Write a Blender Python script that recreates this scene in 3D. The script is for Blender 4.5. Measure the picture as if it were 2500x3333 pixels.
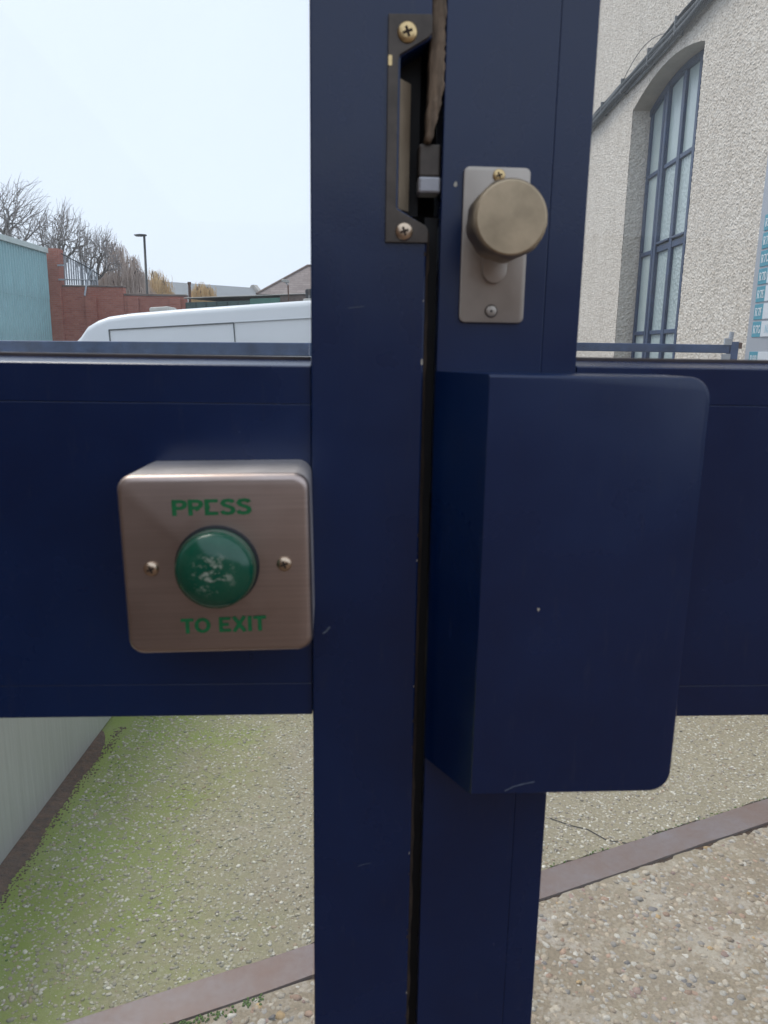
import bpy, bmesh, math, random
import numpy as np
from mathutils import Vector, Matrix

for o in list(bpy.data.objects):
    bpy.data.objects.remove(o, do_unlink=True)
scene = bpy.context.scene
R = math.radians

# ------------------------------------------------------------------ camera
EYE = 1.25
cam_data = bpy.data.cameras.new('camera')
cam_data.sensor_fit = 'VERTICAL'
cam_data.sensor_height = 24.0
cam_data.lens = 17.5
cam_data.clip_start = 0.02
cam_data.clip_end = 2000
cam_data.dof.use_dof = True
cam_data.dof.focus_distance = 3.2
cam_data.dof.aperture_fstop = 14.0
camera = bpy.data.objects.new('camera', cam_data)
scene.collection.objects.link(camera)
_p, _r = R(12.17), R(0.9)
_fw = Vector((0, math.cos(_p), -math.sin(_p)))
_rt0 = Vector((1, 0, 0))
_up0 = _rt0.cross(_fw)
_rt = math.cos(_r) * _rt0 + math.sin(_r) * _up0
_up = -math.sin(_r) * _rt0 + math.cos(_r) * _up0
camera.matrix_world = Matrix(((_rt.x, _up.x, -_fw.x, 0), (_rt.y, _up.y, -_fw.y, 0),
                              (_rt.z, _up.z, -_fw.z, EYE), (0, 0, 0, 1)))
scene.camera = camera

# ------------------------------------------------------------------ sky, sun, exposure
SUN_EL, SUN_AZ = R(56), R(-48)          # azimuth measured from +Y towards +X
world = bpy.data.worlds.new('World')
scene.world = world
world.use_nodes = True
wn, wl = world.node_tree.nodes, world.node_tree.links
wn.clear()
sky = wn.new('ShaderNodeTexSky')
sky.sky_type = 'NISHITA'
sky.sun_disc = False
sky.sun_elevation = SUN_EL
sky.sun_rotation = SUN_AZ
sky.air_density = 1.0
sky.dust_density = 4.0
cloud = wn.new('ShaderNodeMix')
cloud.data_type = 'RGBA'
cloud.clamp_result = False
cloud.inputs['Factor'].default_value = 0.86
cloud.inputs['B'].default_value = (7.7, 8.6, 10.1, 1)
bg = wn.new('ShaderNodeBackground')
bg.inputs['Strength'].default_value = 0.10
wout = wn.new('ShaderNodeOutputWorld')
wl.new(sky.outputs['Color'], cloud.inputs['A'])
wl.new(cloud.outputs['Result'], bg.inputs['Color'])
wl.new(bg.outputs['Background'], wout.inputs['Surface'])

sun_data = bpy.data.lights.new('sun', 'SUN')
sun_data.energy = 1.5
sun_data.angle = R(28)
sun_data.color = (1.0, 0.94, 0.85)
sun = bpy.data.objects.new('sun', sun_data)
scene.collection.objects.link(sun)
_sd = Vector((math.sin(SUN_AZ) * math.cos(SUN_EL), math.cos(SUN_AZ) * math.cos(SUN_EL), math.sin(SUN_EL)))
sun.rotation_euler = _sd.to_track_quat('Z', 'Y').to_euler()
sun.location = (0, 0, 30)

scene.view_settings.view_transform = 'Standard'
scene.view_settings.look = 'None'
scene.view_settings.exposure = 0.30
scene.view_settings.gamma = 1.0
scene.view_settings.use_curve_mapping = False

scene.render.engine = 'CYCLES'
scene.cycles.max_bounces = 8
scene.cycles.transparent_max_bounces = 12
scene.cycles.use_denoising = True

# ------------------------------------------------------------------ helpers
COL = scene.collection


class MB:
    def __init__(self):
        self.v, self.f = [], []

    def add(self, verts, faces):
        n = len(self.v)
        self.v += [tuple(p) for p in verts]
        self.f += [tuple(i + n for i in f) for f in faces]
        return self

    def box(self, x0, x1, y0, y1, z0, z1):
        return self.add([(x0, y0, z0), (x1, y0, z0), (x1, y1, z0), (x0, y1, z0),
                         (x0, y0, z1), (x1, y0, z1), (x1, y1, z1), (x0, y1, z1)],
                        [(0, 3, 2, 1), (4, 5, 6, 7), (0, 1, 5, 4), (1, 2, 6, 5), (2, 3, 7, 6), (3, 0, 4, 7)])

    def loft(self, loops, cap=True):
        """closed loops of equal length, joined by quads"""
        n = len(loops[0])
        verts = [p for lp in loops for p in lp]
        faces = []
        for k in range(len(loops) - 1):
            for i in range(n):
                j = (i + 1) % n
                faces.append((k * n + i, k * n + j, (k + 1) * n + j, (k + 1) * n + i))
        if cap:
            faces.append(tuple(range(n))[::-1])
            faces.append(tuple((len(loops) - 1) * n + i for i in range(n)))
        return self.add(verts, faces)

    def tube(self, pts, rad, n=8, cap=True):
        pts = [Vector(p) for p in pts]
        rads = rad if isinstance(rad, (list, tuple)) else [rad] * len(pts)
        loops = []
        for i, p in enumerate(pts):
            d = (pts[min(i + 1, len(pts) - 1)] - pts[max(i - 1, 0)]).normalized()
            a = d.orthogonal().normalized() if i == 0 else (prev - d * prev.dot(d)).normalized()
            prev = a
            b = d.cross(a)
            loops.append([p + (a * math.cos(t) + b * math.sin(t)) * rads[i]
                          for t in [2 * math.pi * k / n for k in range(n)]])
        return self.loft(loops, cap)

    def lathe(self, prof, c, n=32, rfun=None):
        """profile of (radius, depth y) about the local y axis through c = (x, y, z)"""
        loops = []
        for r, y in prof:
            lp = []
            for k in range(n):
                t = 2 * math.pi * k / n
                rr = r * (rfun(t, y) if rfun else 1)
                lp.append((c[0] + rr * math.cos(t), c[1] + y, c[2] + rr * math.sin(t)))
            loops.append(lp)
        return self.loft(loops)

    def ribbon(self, pts, w, f3, closed=False):
        """flat stroke along 2D points; f3 maps (a, b) to 3D"""
        P = [Vector(p) for p in pts]
        n = len(P)
        L, Rr = [], []
        for i in range(n):
            if closed:
                d0, d1 = P[i] - P[i - 1], P[(i + 1) % n] - P[i]
            else:
                d0 = P[i] - P[i - 1] if i else P[1] - P[0]
                d1 = P[i + 1] - P[i] if i < n - 1 else d0
            d0, d1 = d0.normalized(), d1.normalized()
            t = (d0 + d1).normalized()
            nn = Vector((-t.y, t.x))
            k = min(1.6, 1 / max(0.3, nn.dot(Vector((-d1.y, d1.x)))))
            L.append(P[i] + nn * w / 2 * k)
            Rr.append(P[i] - nn * w / 2 * k)
        verts = [f3(*p) for p in L] + [f3(*p) for p in Rr]
        faces = [(i, (i + 1) % n, n + (i + 1) % n, n + i) for i in range(n if closed else n - 1)]
        return self.add(verts, faces)

    def build(self, name, mat, parent=None, bevel=0, segs=2, smooth=False, angle=None, loc=None, rot=None):
        me = bpy.data.meshes.new(name)
        me.from_pydata(self.v, [], self.f)
        bm = bmesh.new()
        bm.from_mesh(me)
        bmesh.ops.recalc_face_normals(bm, faces=bm.faces)
        if bevel:
            es = [e for e in bm.edges if len(e.link_faces) == 2 and e.calc_face_angle(0) > 0.35]
            bmesh.ops.bevel(bm, geom=es, offset=bevel, segments=segs, profile=0.5, affect='EDGES', clamp_overlap=True)
        if smooth or angle:
            for f in bm.faces:
                f.smooth = True
            if angle:
                for e in bm.edges:
                    if len(e.link_faces) == 2 and e.calc_face_angle(0) > angle:
                        e.smooth = False
        bm.to_mesh(me)
        bm.free()
        return link(name, me, mat, parent, loc, rot)


def link(name, me, mat, parent=None, loc=None, rot=None):
    o = bpy.data.objects.new(name, me)
    if mat is not None and not me.materials:
        me.materials.append(mat)
    COL.objects.link(o)
    if parent is not None:
        o.parent = parent
    if loc is not None:
        o.location = loc
    if rot is not None:
        o.rotation_euler = rot
    return o


def tag(o, label=None, cat=None, group=None, kind=None):
    for k, v in (('label', label), ('category', cat), ('group', group), ('kind', kind)):
        if v:
            o[k] = v
    return o


def thing(name, label, cat, loc=(0, 0, 0), rot=(0, 0, 0), group=None):
    o = bpy.data.objects.new(name, None)
    o.empty_display_size = 0.1
    COL.objects.link(o)
    o.location = loc
    o.rotation_euler = rot
    return tag(o, label, cat, group)


def rrect(x0, x1, z0, z1, r, y, n=5, corners=(1, 1, 1, 1)):
    """rounded rectangle in the xz plane at depth y; corners BL, BR, TR, TL"""
    pts = []
    for (cx, cz, a0), on in zip(((x0 + r, z0 + r, 180), (x1 - r, z0 + r, 270), (x1 - r, z1 - r, 0), (x0 + r, z1 - r, 90)), corners):
        for k in range(n + 1):
            if on:
                a = R(a0 + 90 * k / n)
                pts.append((cx + r * math.cos(a), y, cz + r * math.sin(a)))
            else:
                a = R(a0 + 45)
                e = 1e-5 * k
                pts.append((cx + r * (1 if math.cos(a) > 0 else -1), y, cz + r * (1 if math.sin(a) > 0 else -1) + e * (1 if a0 in (270, 0) else -1)))
    return pts


# ------------------------------------------------------------------ materials
def nodes_of(name):
    m = bpy.data.materials.new(name)
    m.use_nodes = True
    nt = m.node_tree
    b = nt.nodes['Principled BSDF']
    return m, nt, b


def N(nt, typ, **kw):
    n = nt.nodes.new(typ)
    for k, v in kw.items():
        if k in n.inputs:
            n.inputs[k].default_value = v
        else:
            setattr(n, k, v)
    return n


def coords(nt, scale=(1, 1, 1), kind='Object'):
    tc = N(nt, 'ShaderNodeTexCoord')
    mp = N(nt, 'ShaderNodeMapping')
    mp.inputs['Scale'].default_value = scale
    nt.links.new(tc.outputs[kind], mp.inputs['Vector'])
    return mp.outputs['Vector']


def noise(nt, vec, scale, detail=4, rough=0.6):
    n = N(nt, 'ShaderNodeTexNoise', Scale=scale, Detail=detail, Roughness=rough)
    nt.links.new(vec, n.inputs['Vector'])
    return n.outputs['Fac']


def ramp(nt, fac, stops):
    r = N(nt, 'ShaderNodeValToRGB')
    el = r.color_ramp.elements
    while len(el) < len(stops):
        el.new(0.5)
    for e, (p, c) in zip(el, stops):
        e.position = p
        e.color = (*c, 1) if len(c) == 3 else c
    nt.links.new(fac, r.inputs['Fac'])
    return r.outputs['Color']


def mixc(nt, fac, a, b, mode='MIX'):
    m = N(nt, 'ShaderNodeMix', data_type='RGBA', blend_type=mode)
    for sock, val in ((m.inputs['Factor'], fac), (m.inputs['A'], a), (m.inputs['B'], b)):
        if hasattr(val, 'links') or hasattr(val, 'is_output'):
            nt.links.new(val, sock)
        elif isinstance(val, (int, float)):
            sock.default_value = val
        else:
            sock.default_value = (*val, 1)
    return m.outputs['Result']


def bump(nt, b, height, strength=0.3, dist=0.002):
    n = N(nt, 'ShaderNodeBump', Strength=strength, Distance=dist)
    nt.links.new(height, n.inputs['Height'])
    nt.links.new(n.outputs['Normal'], b.inputs['Normal'])


def plain(name, col, rough=0.5, metal=0.0, var=0.15, scale=20, bstr=0.0, bscale=200, bdist=0.0005, stretch=(1, 1, 1), spec=0.5):
    """a colour with noise variation, roughness variation and fine relief"""
    m, nt, b = nodes_of(name)
    v = coords(nt, stretch)
    f = noise(nt, v, scale)
    lo = tuple(c * (1 - var) for c in col)
    hi = tuple(min(1, c * (1 + var)) for c in col)
    nt.links.new(ramp(nt, f, [(0.3, lo), (0.7, hi)]), b.inputs['Base Color'])
    b.inputs['Metallic'].default_value = metal
    b.inputs['Specular IOR Level'].default_value = spec
    mr = N(nt, 'ShaderNodeMapRange')
    mr.inputs['To Min'].default_value = rough * 0.85
    mr.inputs['To Max'].default_value = min(1, rough * 1.15)
    nt.links.new(f, mr.inputs['Value'])
    nt.links.new(mr.outputs['Result'], b.inputs['Roughness'])
    if bstr:
        bump(nt, b, noise(nt, v, bscale, 3), bstr, bdist)
    return m


M = {}
# navy powder coat with a little dust and rubbed patches
m, nt, b = nodes_of('navy_paint')
v = coords(nt)
n1 = noise(nt, v, 7, 5, 0.6)
n2 = noise(nt, coords(nt, (60, 60, 9)), 3, 5, 0.7)
base = ramp(nt, n1, [(0.3, (0.0004, 0.0120, 0.058)), (0.7, (0.0012, 0.0200, 0.088))])
dust = ramp(nt, n2, [(0.58, (0, 0, 0)), (0.85, (0.38, 0.38, 0.38))])
base = mixc(nt, dust, base, (0.040, 0.048, 0.075))
nt.links.new(base, b.inputs['Base Color'])
nt.links.new(ramp(nt, n1, [(0.3, (0.20,) * 3), (0.7, (0.34,) * 3)]), b.inputs['Roughness'])
b.inputs['Specular IOR Level'].default_value = 0.6
hb = N(nt, 'ShaderNodeMath', operation='ADD')
hm = N(nt, 'ShaderNodeMath', operation='MULTIPLY')
hm.inputs[1].default_value = 22.0
nt.links.new(noise(nt, v, 11, 2, 0.4), hm.inputs[0])
nt.links.new(hm.outputs[0], hb.inputs[0])
nt.links.new(noise(nt, v, 900, 2), hb.inputs[1])
bump(nt, b, hb.outputs[0], 0.12, 0.0004)
M['navy'] = m
M['navy_bar'] = plain('navy_bar_paint', (0.045, 0.085, 0.19), 0.4, 0, 0.35, 9, 0.1, 200)
M['steel_window'] = plain('window_steel_blue', (0.024, 0.050, 0.115), 0.45, 0, 0.25, 12)
# brushed stainless, tinted brown in place of reflected ground
m, nt, b = nodes_of('brushed_steel')
v = coords(nt, (14, 14, 900))
st = noise(nt, v, 1.0, 3, 0.6)
blot = noise(nt, coords(nt), 35, 4, 0.6)
c = ramp(nt, st, [(0.3, (0.50, 0.415, 0.375)), (0.7, (0.58, 0.485, 0.44))])
c = mixc(nt, ramp(nt, blot, [(0.45, (0, 0, 0)), (0.75, (0.35, 0.35, 0.35))]), c, (0.46, 0.345, 0.28))
nt.links.new(c, b.inputs['Base Color'])
b.inputs['Metallic'].default_value = 1.0
nt.links.new(ramp(nt, blot, [(0.3, (0.34,) * 3), (0.7, (0.46,) * 3)]), b.inputs['Roughness'])
bump(nt, b, st, 0.08, 0.0002)
M['steel'] = m
M['steel_side'] = plain('steel_box_side', (0.70, 0.65, 0.62), 0.5, 0.7, 0.10, 30, 0.05, 500)  # paler, less metallic than the face so the box top looks sky-lit
M['satin'] = plain('satin_nickel_plate', (0.52, 0.47, 0.41), 0.48, 0.75, 0.08, 60, 0.06, 900)
M['brassknob'] = plain('worn_satin_brass', (0.48, 0.385, 0.26), 0.45, 0.85, 0.2, 60, 0.06, 700)
M['brass'] = plain('brass_screw', (0.74, 0.55, 0.28), 0.35, 0.9, 0.1, 300)
M['screw'] = plain('zinc_screw', (0.66, 0.52, 0.38), 0.3, 1.0, 0.1, 300)
M['bronze'] = plain('dark_plated_keep', (0.10, 0.085, 0.072), 0.42, 0.55, 0.25, 90)
M['liner'] = plain('keep_liner_brass', (0.42, 0.33, 0.23), 0.5, 0.6, 0.12, 40)
M['bolt'] = plain('bolt_steel', (0.42, 0.42, 0.44), 0.5, 0.6, 0.1, 100)
M['black'] = plain('black_void_rubber', (0.012, 0.011, 0.011), 0.7, 0, 0.3, 120)
M['seal'] = plain('brown_weather_seal', (0.035, 0.022, 0.014), 0.8, 0, 0.5, 130, 0.4, 500)
M['brush'] = plain('dirty_brush_seal', (0.20, 0.145, 0.098), 0.9, 0, 0.5, 110, 0.6, 500, stretch=(3, 3, 0.5))
M['gasket'] = plain('glazing_gasket', (0.06, 0.045, 0.045), 0.6, 0, 0.3, 50)
M['chip'] = plain('bare_metal_chip', (0.55, 0.51, 0.42), 0.5, 0.2, 0.2, 500)
M['scratch'] = plain('scratched_paint', (0.12, 0.15, 0.20), 0.5, 0.0, 0.4, 900)
M['green_ink'] = plain('green_enamel_print', (0.008, 0.17, 0.055), 0.5, 0, 0.25, 700)
# green push dome with worn pale scuffs
m, nt, b = nodes_of('green_plastic')
v = coords(nt)
vv = coords(nt, (1, 1, 1.6))
nz = noise(nt, vv, 170, 6, 0.75)
msk = ramp(nt, nz, [(0.51, (0, 0, 0)), (0.60, (1, 1, 1))])
sp = N(nt, 'ShaderNodeTexCoord')
sx = N(nt, 'ShaderNodeSeparateXYZ')
nt.links.new(sp.outputs['Object'], sx.inputs['Vector'])
dst = N(nt, 'ShaderNodeVectorMath', operation='LENGTH')
cmb = N(nt, 'ShaderNodeCombineXYZ')
nt.links.new(sx.outputs['X'], cmb.inputs['X'])
nt.links.new(sx.outputs['Z'], cmb.inputs['Y'])
nt.links.new(cmb.outputs['Vector'], dst.inputs[0])
near = ramp(nt, dst.outputs['Value'], [(0.005, (0.9, 0.9, 0.9)), (0.0115, (0, 0, 0))])
msk = mixc(nt, 1.0, msk, near, 'MULTIPLY')
haze_f = ramp(nt, noise(nt, v, 90, 4), [(0.45, (0, 0, 0)), (0.75, (0.16, 0.16, 0.16))])
c = mixc(nt, haze_f, (0.001, 0.088, 0.048), (0.10, 0.24, 0.16))
c = mixc(nt, msk, c, (0.42, 0.45, 0.36))
nt.links.new(c, b.inputs['Base Color'])
b.inputs['Roughness'].default_value = 0.22
b.inputs['Coat Weight'].default_value = 0.3
M['green'] = m
# clear pane: see-through film with fresnel reflection and a pale dust veil that stands in for haze and glare
m, nt, b = nodes_of('pane_glass')
nt.nodes.remove(b)
out = nt.nodes['Material Output']
tr = N(nt, 'ShaderNodeBsdfTransparent')
tr.inputs['Color'].default_value = (0.975, 0.985, 0.985, 1)
gl = N(nt, 'ShaderNodeBsdfGlossy', Roughness=0.01)
df = N(nt, 'ShaderNodeBsdfTranslucent')
df.inputs['Color'].default_value = (0.8, 0.85, 0.9, 1)
fr = N(nt, 'ShaderNodeLayerWeight', Blend=0.5)
pw = N(nt, 'ShaderNodeMath', operation='POWER')
pw.inputs[1].default_value = 5.0
ma = N(nt, 'ShaderNodeMath', operation='MULTIPLY_ADD')
ma.inputs[1].default_value = 0.96
ma.inputs[2].default_value = 0.014
nt.links.new(fr.outputs['Facing'], pw.inputs[0])
nt.links.new(pw.outputs[0], ma.inputs[0])
mx = N(nt, 'ShaderNodeMixShader')
nt.links.new(ma.outputs[0], mx.inputs['Fac'])
nt.links.new(tr.outputs['BSDF'], mx.inputs[1])
nt.links.new(gl.outputs['BSDF'], mx.inputs[2])
mx2 = N(nt, 'ShaderNodeMixShader')
dn = noise(nt, coords(nt), 14, 4)
nt.links.new(ramp(nt, dn, [(0.3, (0.018,) * 3), (0.8, (0.050,) * 3)]), mx2.inputs['Fac'])
nt.links.new(mx.outputs['Shader'], mx2.inputs[1])
nt.links.new(df.outputs['BSDF'], mx2.inputs[2])
nt.links.new(mx2.outputs['Shader'], out.inputs['Surface'])
M['glass'] = m
# pebble dash
m, nt, b = nodes_of('pebble_dash')
v = coords(nt)
vo = N(nt, 'ShaderNodeTexVoronoi', Scale=95.0)
nt.links.new(coords(nt, (1, .5, 1)), vo.inputs['Vector'])
big = noise(nt, v, 1.3, 5, 0.65)
fine = noise(nt, coords(nt, (1, .45, 1)), 85, 3, 0.6)
c = ramp(nt, vo.outputs['Color'], [(0.0, (0.48, 0.415, 0.34)), (0.5, (0.69, 0.625, 0.545)), (1.0, (0.83, 0.775, 0.695))])
c = mixc(nt, ramp(nt, big, [(0.4, (0, 0, 0)), (0.75, (0.35,) * 3)]), c, (0.56, 0.485, 0.41))
c = mixc(nt, ramp(nt, fine, [(0.34, (0.65,) * 3), (0.46, (0, 0, 0))]), c, (0.25, 0.215, 0.175))
run = noise(nt, coords(nt, (1, 2.2, .22)), 3.0, 5, 0.65)
c = mixc(nt, ramp(nt, run, [(0.52, (0, 0, 0)), (0.74, (0.36,) * 3)]), c, (0.46, 0.40, 0.335))
nt.links.new(c, b.inputs['Base Color'])
b.inputs['Roughness'].default_value = 0.9
bump(nt, b, vo.outputs['Distance'], 0.35, 0.004)
M['dash'] = m
M['render'] = plain('smooth_render', (0.50, 0.43, 0.34), 0.85, 0, 0.12, 8, 0.3, 90, 0.002)
# obscured pane in the workshop window
m, nt, b = nodes_of('obscured_glass')
v = coords(nt)
oi = N(nt, 'ShaderNodeObjectInfo')
c = ramp(nt, noise(nt, v, 2.5, 3), [(0.3, (0.40, 0.48, 0.47)), (0.7, (0.52, 0.60, 0.59))])
c = mixc(nt, ramp(nt, oi.outputs['Random'], [(0.0, (0, 0, 0)), (1.0, (0.45,) * 3)]), c, (0.33, 0.42, 0.44))
nt.links.new(c, b.inputs['Base Color'])
b.inputs['Roughness'].default_value = 0.22
vo = N(nt, 'ShaderNodeTexVoronoi', Scale=38.0)
nt.links.new(v, vo.inputs['Vector'])
bump(nt, b, vo.outputs['Distance'], 0.6, 0.006)
M['obscure'] = m
m2 = m.copy()
m2.name = 'plain_obscured_glass'
[n for n in m2.node_tree.nodes if n.type == 'BUMP'][0].inputs['Strength'].default_value = 0.06
M['obscure_plain'] = m2
M['cable'] = plain('grey_cable', (0.045, 0.05, 0.055), 0.6, 0, 0.4, 30)
M['cable_light'] = plain('pale_cable', (0.17, 0.18, 0.19), 0.6, 0, 0.3, 30)
M['sign_grey'] = plain('sign_backing', (0.40, 0.42, 0.46), 0.45, 0.2, 0.05, 10)
M['sign_teal'] = plain('sign_teal', (0.055, 0.30, 0.40), 0.45, 0, 0.06, 20)
M['sign_white'] = plain('sign_white', (0.68, 0.72, 0.76), 0.4, 0, 0.04, 20)
M['ink_white'] = plain('white_lettering', (0.80, 0.84, 0.86), 0.5, 0, 0.03, 20)
M['ink_blue'] = plain('pale_blue_lettering', (0.30, 0.55, 0.66), 0.5, 0, 0.03, 20)
M['panel'] = plain('grey_sheet_metal', (0.43, 0.465, 0.47), 0.42, 0.25, 0.10, 6, 0.04, 200, stretch=(14, 14, 0.5))
M['soil'] = plain('damp_soil', (0.082, 0.042, 0.021), 0.95, 0, 0.5, 60, 0.8, 220, 0.006)
M['moss'] = plain('moss', (0.085, 0.155, 0.022), 0.95, 0, 0.4, 90, 0.8, 400, 0.003)
# rust strip, with a lilac tone painted in for reflected sky
m, nt, b = nodes_of('rusted_steel')
v = coords(nt)
n1 = noise(nt, v, 3.5, 6, 0.7)
n2 = noise(nt, v, 70, 5, 0.7)
c = ramp(nt, n1, [(0.30, (0.20, 0.125, 0.098)), (0.45, (0.215, 0.160, 0.145)), (0.55, (0.225, 0.185, 0.182)), (0.68, (0.24, 0.215, 0.232))])
c = mixc(nt, ramp(nt, n2, [(0.4, (0, 0, 0)), (0.7, (0.30,) * 3)]), c, (0.15, 0.085, 0.06))
nt.links.new(c, b.inputs['Base Color'])
b.inputs['Metallic'].default_value = 0.2
b.inputs['Roughness'].default_value = 0.45
bump(nt, b, n2, 0.35, 0.001)
M['rust'] = m


def concrete(name, a, bcol, moss):
    m, nt, b = nodes_of(name)
    v = coords(nt)
    n1 = noise(nt, v, 2.2, 6, 0.65)
    n2 = noise(nt, v, 130, 4, 0.65)
    c = ramp(nt, n1, [(0.3, a), (0.7, bcol)])
    c = mixc(nt, ramp(nt, n2, [(0.35, (0.55,) * 3), (0.6, (0, 0, 0))]), c, tuple(x * 0.62 for x in a))
    vo = N(nt, 'ShaderNodeTexVoronoi', Scale=95.0)
    nt.links.new(v, vo.inputs['Vector'])
    hs = N(nt, 'ShaderNodeSeparateColor')
    nt.links.new(vo.outputs['Color'], hs.inputs['Color'])
    pale = ramp(nt, hs.outputs['Red'], [(0.72, (0, 0, 0)), (0.74, (0.55,) * 3)])
    dk = ramp(nt, vo.outputs['Distance'], [(0.35, (1, 1, 1)), (0.5, (0, 0, 0))])
    c = mixc(nt, mixc(nt, 1.0, pale, dk, 'MULTIPLY'), c, (0.46, 0.43, 0.36))
    if moss:
        # moss creeps out from the damp foot of the metal panel on the left
        tc = N(nt, 'ShaderNodeTexCoord')
        sx = N(nt, 'ShaderNodeSeparateXYZ')
        nt.links.new(tc.outputs['Object'], sx.inputs['Vector'])
        ad = N(nt, 'ShaderNodeMath', operation='ADD')
        nz = N(nt, 'ShaderNodeMath', operation='MULTIPLY')
        nt.links.new(noise(nt, v, 3.2, 6, 0.7), nz.inputs[0])
        nz.inputs[1].default_value = 1.15
        nt.links.new(sx.outputs['X'], ad.inputs[0])
        nt.links.new(nz.outputs[0], ad.inputs[1])
        mr = N(nt, 'ShaderNodeMapRange')
        mr.inputs['From Min'].default_value = -0.42
        mr.inputs['From Max'].default_value = 0.38
        mr.inputs['To Min'].default_value = 0.92
        mr.inputs['To Max'].default_value = 0.0
        nt.links.new(ad.outputs[0], mr.inputs['Value'])
        c = mixc(nt, mr.outputs['Result'], c, (0.225, 0.255, 0.055))
        mr2 = N(nt, 'ShaderNodeMapRange')
        mr2.inputs['From Min'].default_value = -0.42
        mr2.inputs['From Max'].default_value = 0.12
        mr2.inputs['To Min'].default_value = 0.95
        mr2.inputs['To Max'].default_value = 0.0
        nt.links.new(ad.outputs[0], mr2.inputs['Value'])
        c = mixc(nt, mr2.outputs['Result'], c, (0.185, 0.275, 0.014))
    else:
        pt = noise(nt, v, 9, 7, 0.75)
        c = mixc(nt, ramp(nt, pt, [(0.50, (0, 0, 0)), (0.62, (0.75,) * 3)]), c, (0.50, 0.45, 0.39))
        c = mixc(nt, ramp(nt, noise(nt, v, 4.5, 5, 0.7), [(0.52, (0, 0, 0)), (0.75, (0.5,) * 3)]), c, (0.27, 0.23, 0.11))
    nt.links.new(c, b.inputs['Base Color'])
    b.inputs['Roughness'].default_value = 0.9
    bump(nt, b, n2, 0.7, 0.004)
    return m


M['conc_fine'] = concrete('exposed_aggregate_fine', (0.30, 0.262, 0.175), (0.37, 0.33, 0.235), True)
M['conc_coarse'] = concrete('exposed_aggregate_coarse', (0.27, 0.215, 0.145), (0.37, 0.31, 0.225), False)
M['asphalt'] = plain('asphalt', (0.055, 0.055, 0.057), 0.9, 0, 0.3, 8, 0.5, 120, 0.004)
M['rear_ground'] = plain('yard_setts', (0.125, 0.085, 0.062), 0.85, 0, 0.3, 8, 0.5, 60, 0.004)
m, nt, b = nodes_of('pebble')
at = N(nt, 'ShaderNodeAttribute', attribute_name='tint')
f = noise(nt, coords(nt), 160, 3)
c = mixc(nt, ramp(nt, f, [(0.35, (0.35,) * 3), (0.65, (0, 0, 0))]), at.outputs['Color'], (0.15, 0.12, 0.08))
nt.links.new(c, b.inputs['Base Color'])
b.inputs['Roughness'].default_value = 0.75
M['pebble'] = m


def brick_mat(name, c1, c2, mortar, scale=1.0):
    m, nt, b = nodes_of(name)
    tc = N(nt, 'ShaderNodeTexCoord')
    sx = N(nt, 'ShaderNodeSeparateXYZ')
    cm = N(nt, 'ShaderNodeCombineXYZ')
    nt.links.new(tc.outputs['Object'], sx.inputs['Vector'])
    s = N(nt, 'ShaderNodeMath', operation='ADD')
    nt.links.new(sx.outputs['X'], s.inputs[0])
    nt.links.new(sx.outputs['Y'], s.inputs[1])
    nt.links.new(s.outputs[0], cm.inputs['X'])
    nt.links.new(sx.outputs['Z'], cm.inputs['Y'])
    br = N(nt, 'ShaderNodeTexBrick', Scale=1.0)
    br.inputs['Brick Width'].default_value = 0.225
    br.inputs['Row Height'].default_value = 0.075
    br.inputs['Mortar Size'].default_value = 0.006
    br.inputs['Color1'].default_value = (*c1, 1)
    br.inputs['Color2'].default_value = (*c2, 1)
    br.inputs['Mortar'].default_value = (*mortar, 1)
    nt.links.new(cm.outputs['Vector'], br.inputs['Vector'])
    f = noise(nt, tc.outputs['Object'], 0.9, 5, 0.7)
    c = mixc(nt, ramp(nt, f, [(0.4, (0, 0, 0)), (0.75, (0.45,) * 3)]), br.outputs['Color'], tuple(x * 0.62 for x in c1))
    nt.links.new(c, b.inputs['Base Color'])
    b.inputs['Roughness'].default_value = 0.9
    inv = N(nt, 'ShaderNodeMath', operation='SUBTRACT')
    inv.inputs[0].default_value = 1.0
    nt.links.new(br.outputs['Fac'], inv.inputs[1])
    bump(nt, b, inv.outputs[0], 0.6, 0.01)
    return m


M['brick'] = brick_mat('red_brick', (0.40, 0.125, 0.090), (0.49, 0.175, 0.125), (0.38, 0.22, 0.18))  # lifted colour, distance glare mixed into the brick
M['brick_brown'] = brick_mat('brown_brick', (0.20, 0.12, 0.085), (0.25, 0.16, 0.11), (0.26, 0.22, 0.18))
M['coping'] = plain('weathered_coping', (0.19, 0.145, 0.125), 0.9, 0, 0.3, 5)
M['teal'] = plain('teal_cladding', (0.33, 0.55, 0.575), 0.5, 0, 0.10, 0.8)  # teal raised in tone to paint in distance haze
M['flash'] = plain('pale_flashing', (0.56, 0.64, 0.60), 0.5, 0, 0.1, 2)
M['galv'] = plain('galvanised', (0.42, 0.44, 0.47), 0.5, 0.4, 0.15, 6)
M['lamp'] = plain('lamp_column_paint', (0.022, 0.026, 0.030), 0.5, 0, 0.2, 3)
M['lens'] = plain('lamp_lens', (0.6, 0.6, 0.58), 0.3, 0, 0.05, 10)
M['bark'] = plain('bare_bark', (0.155, 0.138, 0.128), 0.95, 0, 0.3, 3)
M['twig'] = plain('bare_twigs', (0.31, 0.285, 0.275), 0.95, 0, 0.3, 1.5)
M['ivy'] = plain('ivy_leaf', (0.13, 0.12, 0.055), 0.8, 0, 0.4, 4)
M['willow_pink'] = plain('pinkish_willow_twigs', (0.52, 0.42, 0.36), 0.95, 0, 0.25, 1)
M['willow_gold'] = plain('golden_willow_twigs', (0.66, 0.47, 0.25), 0.95, 0, 0.2, 1)
M['van'] = plain('van_white', (0.79, 0.82, 0.84), 0.25, 0, 0.02, 2)
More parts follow.
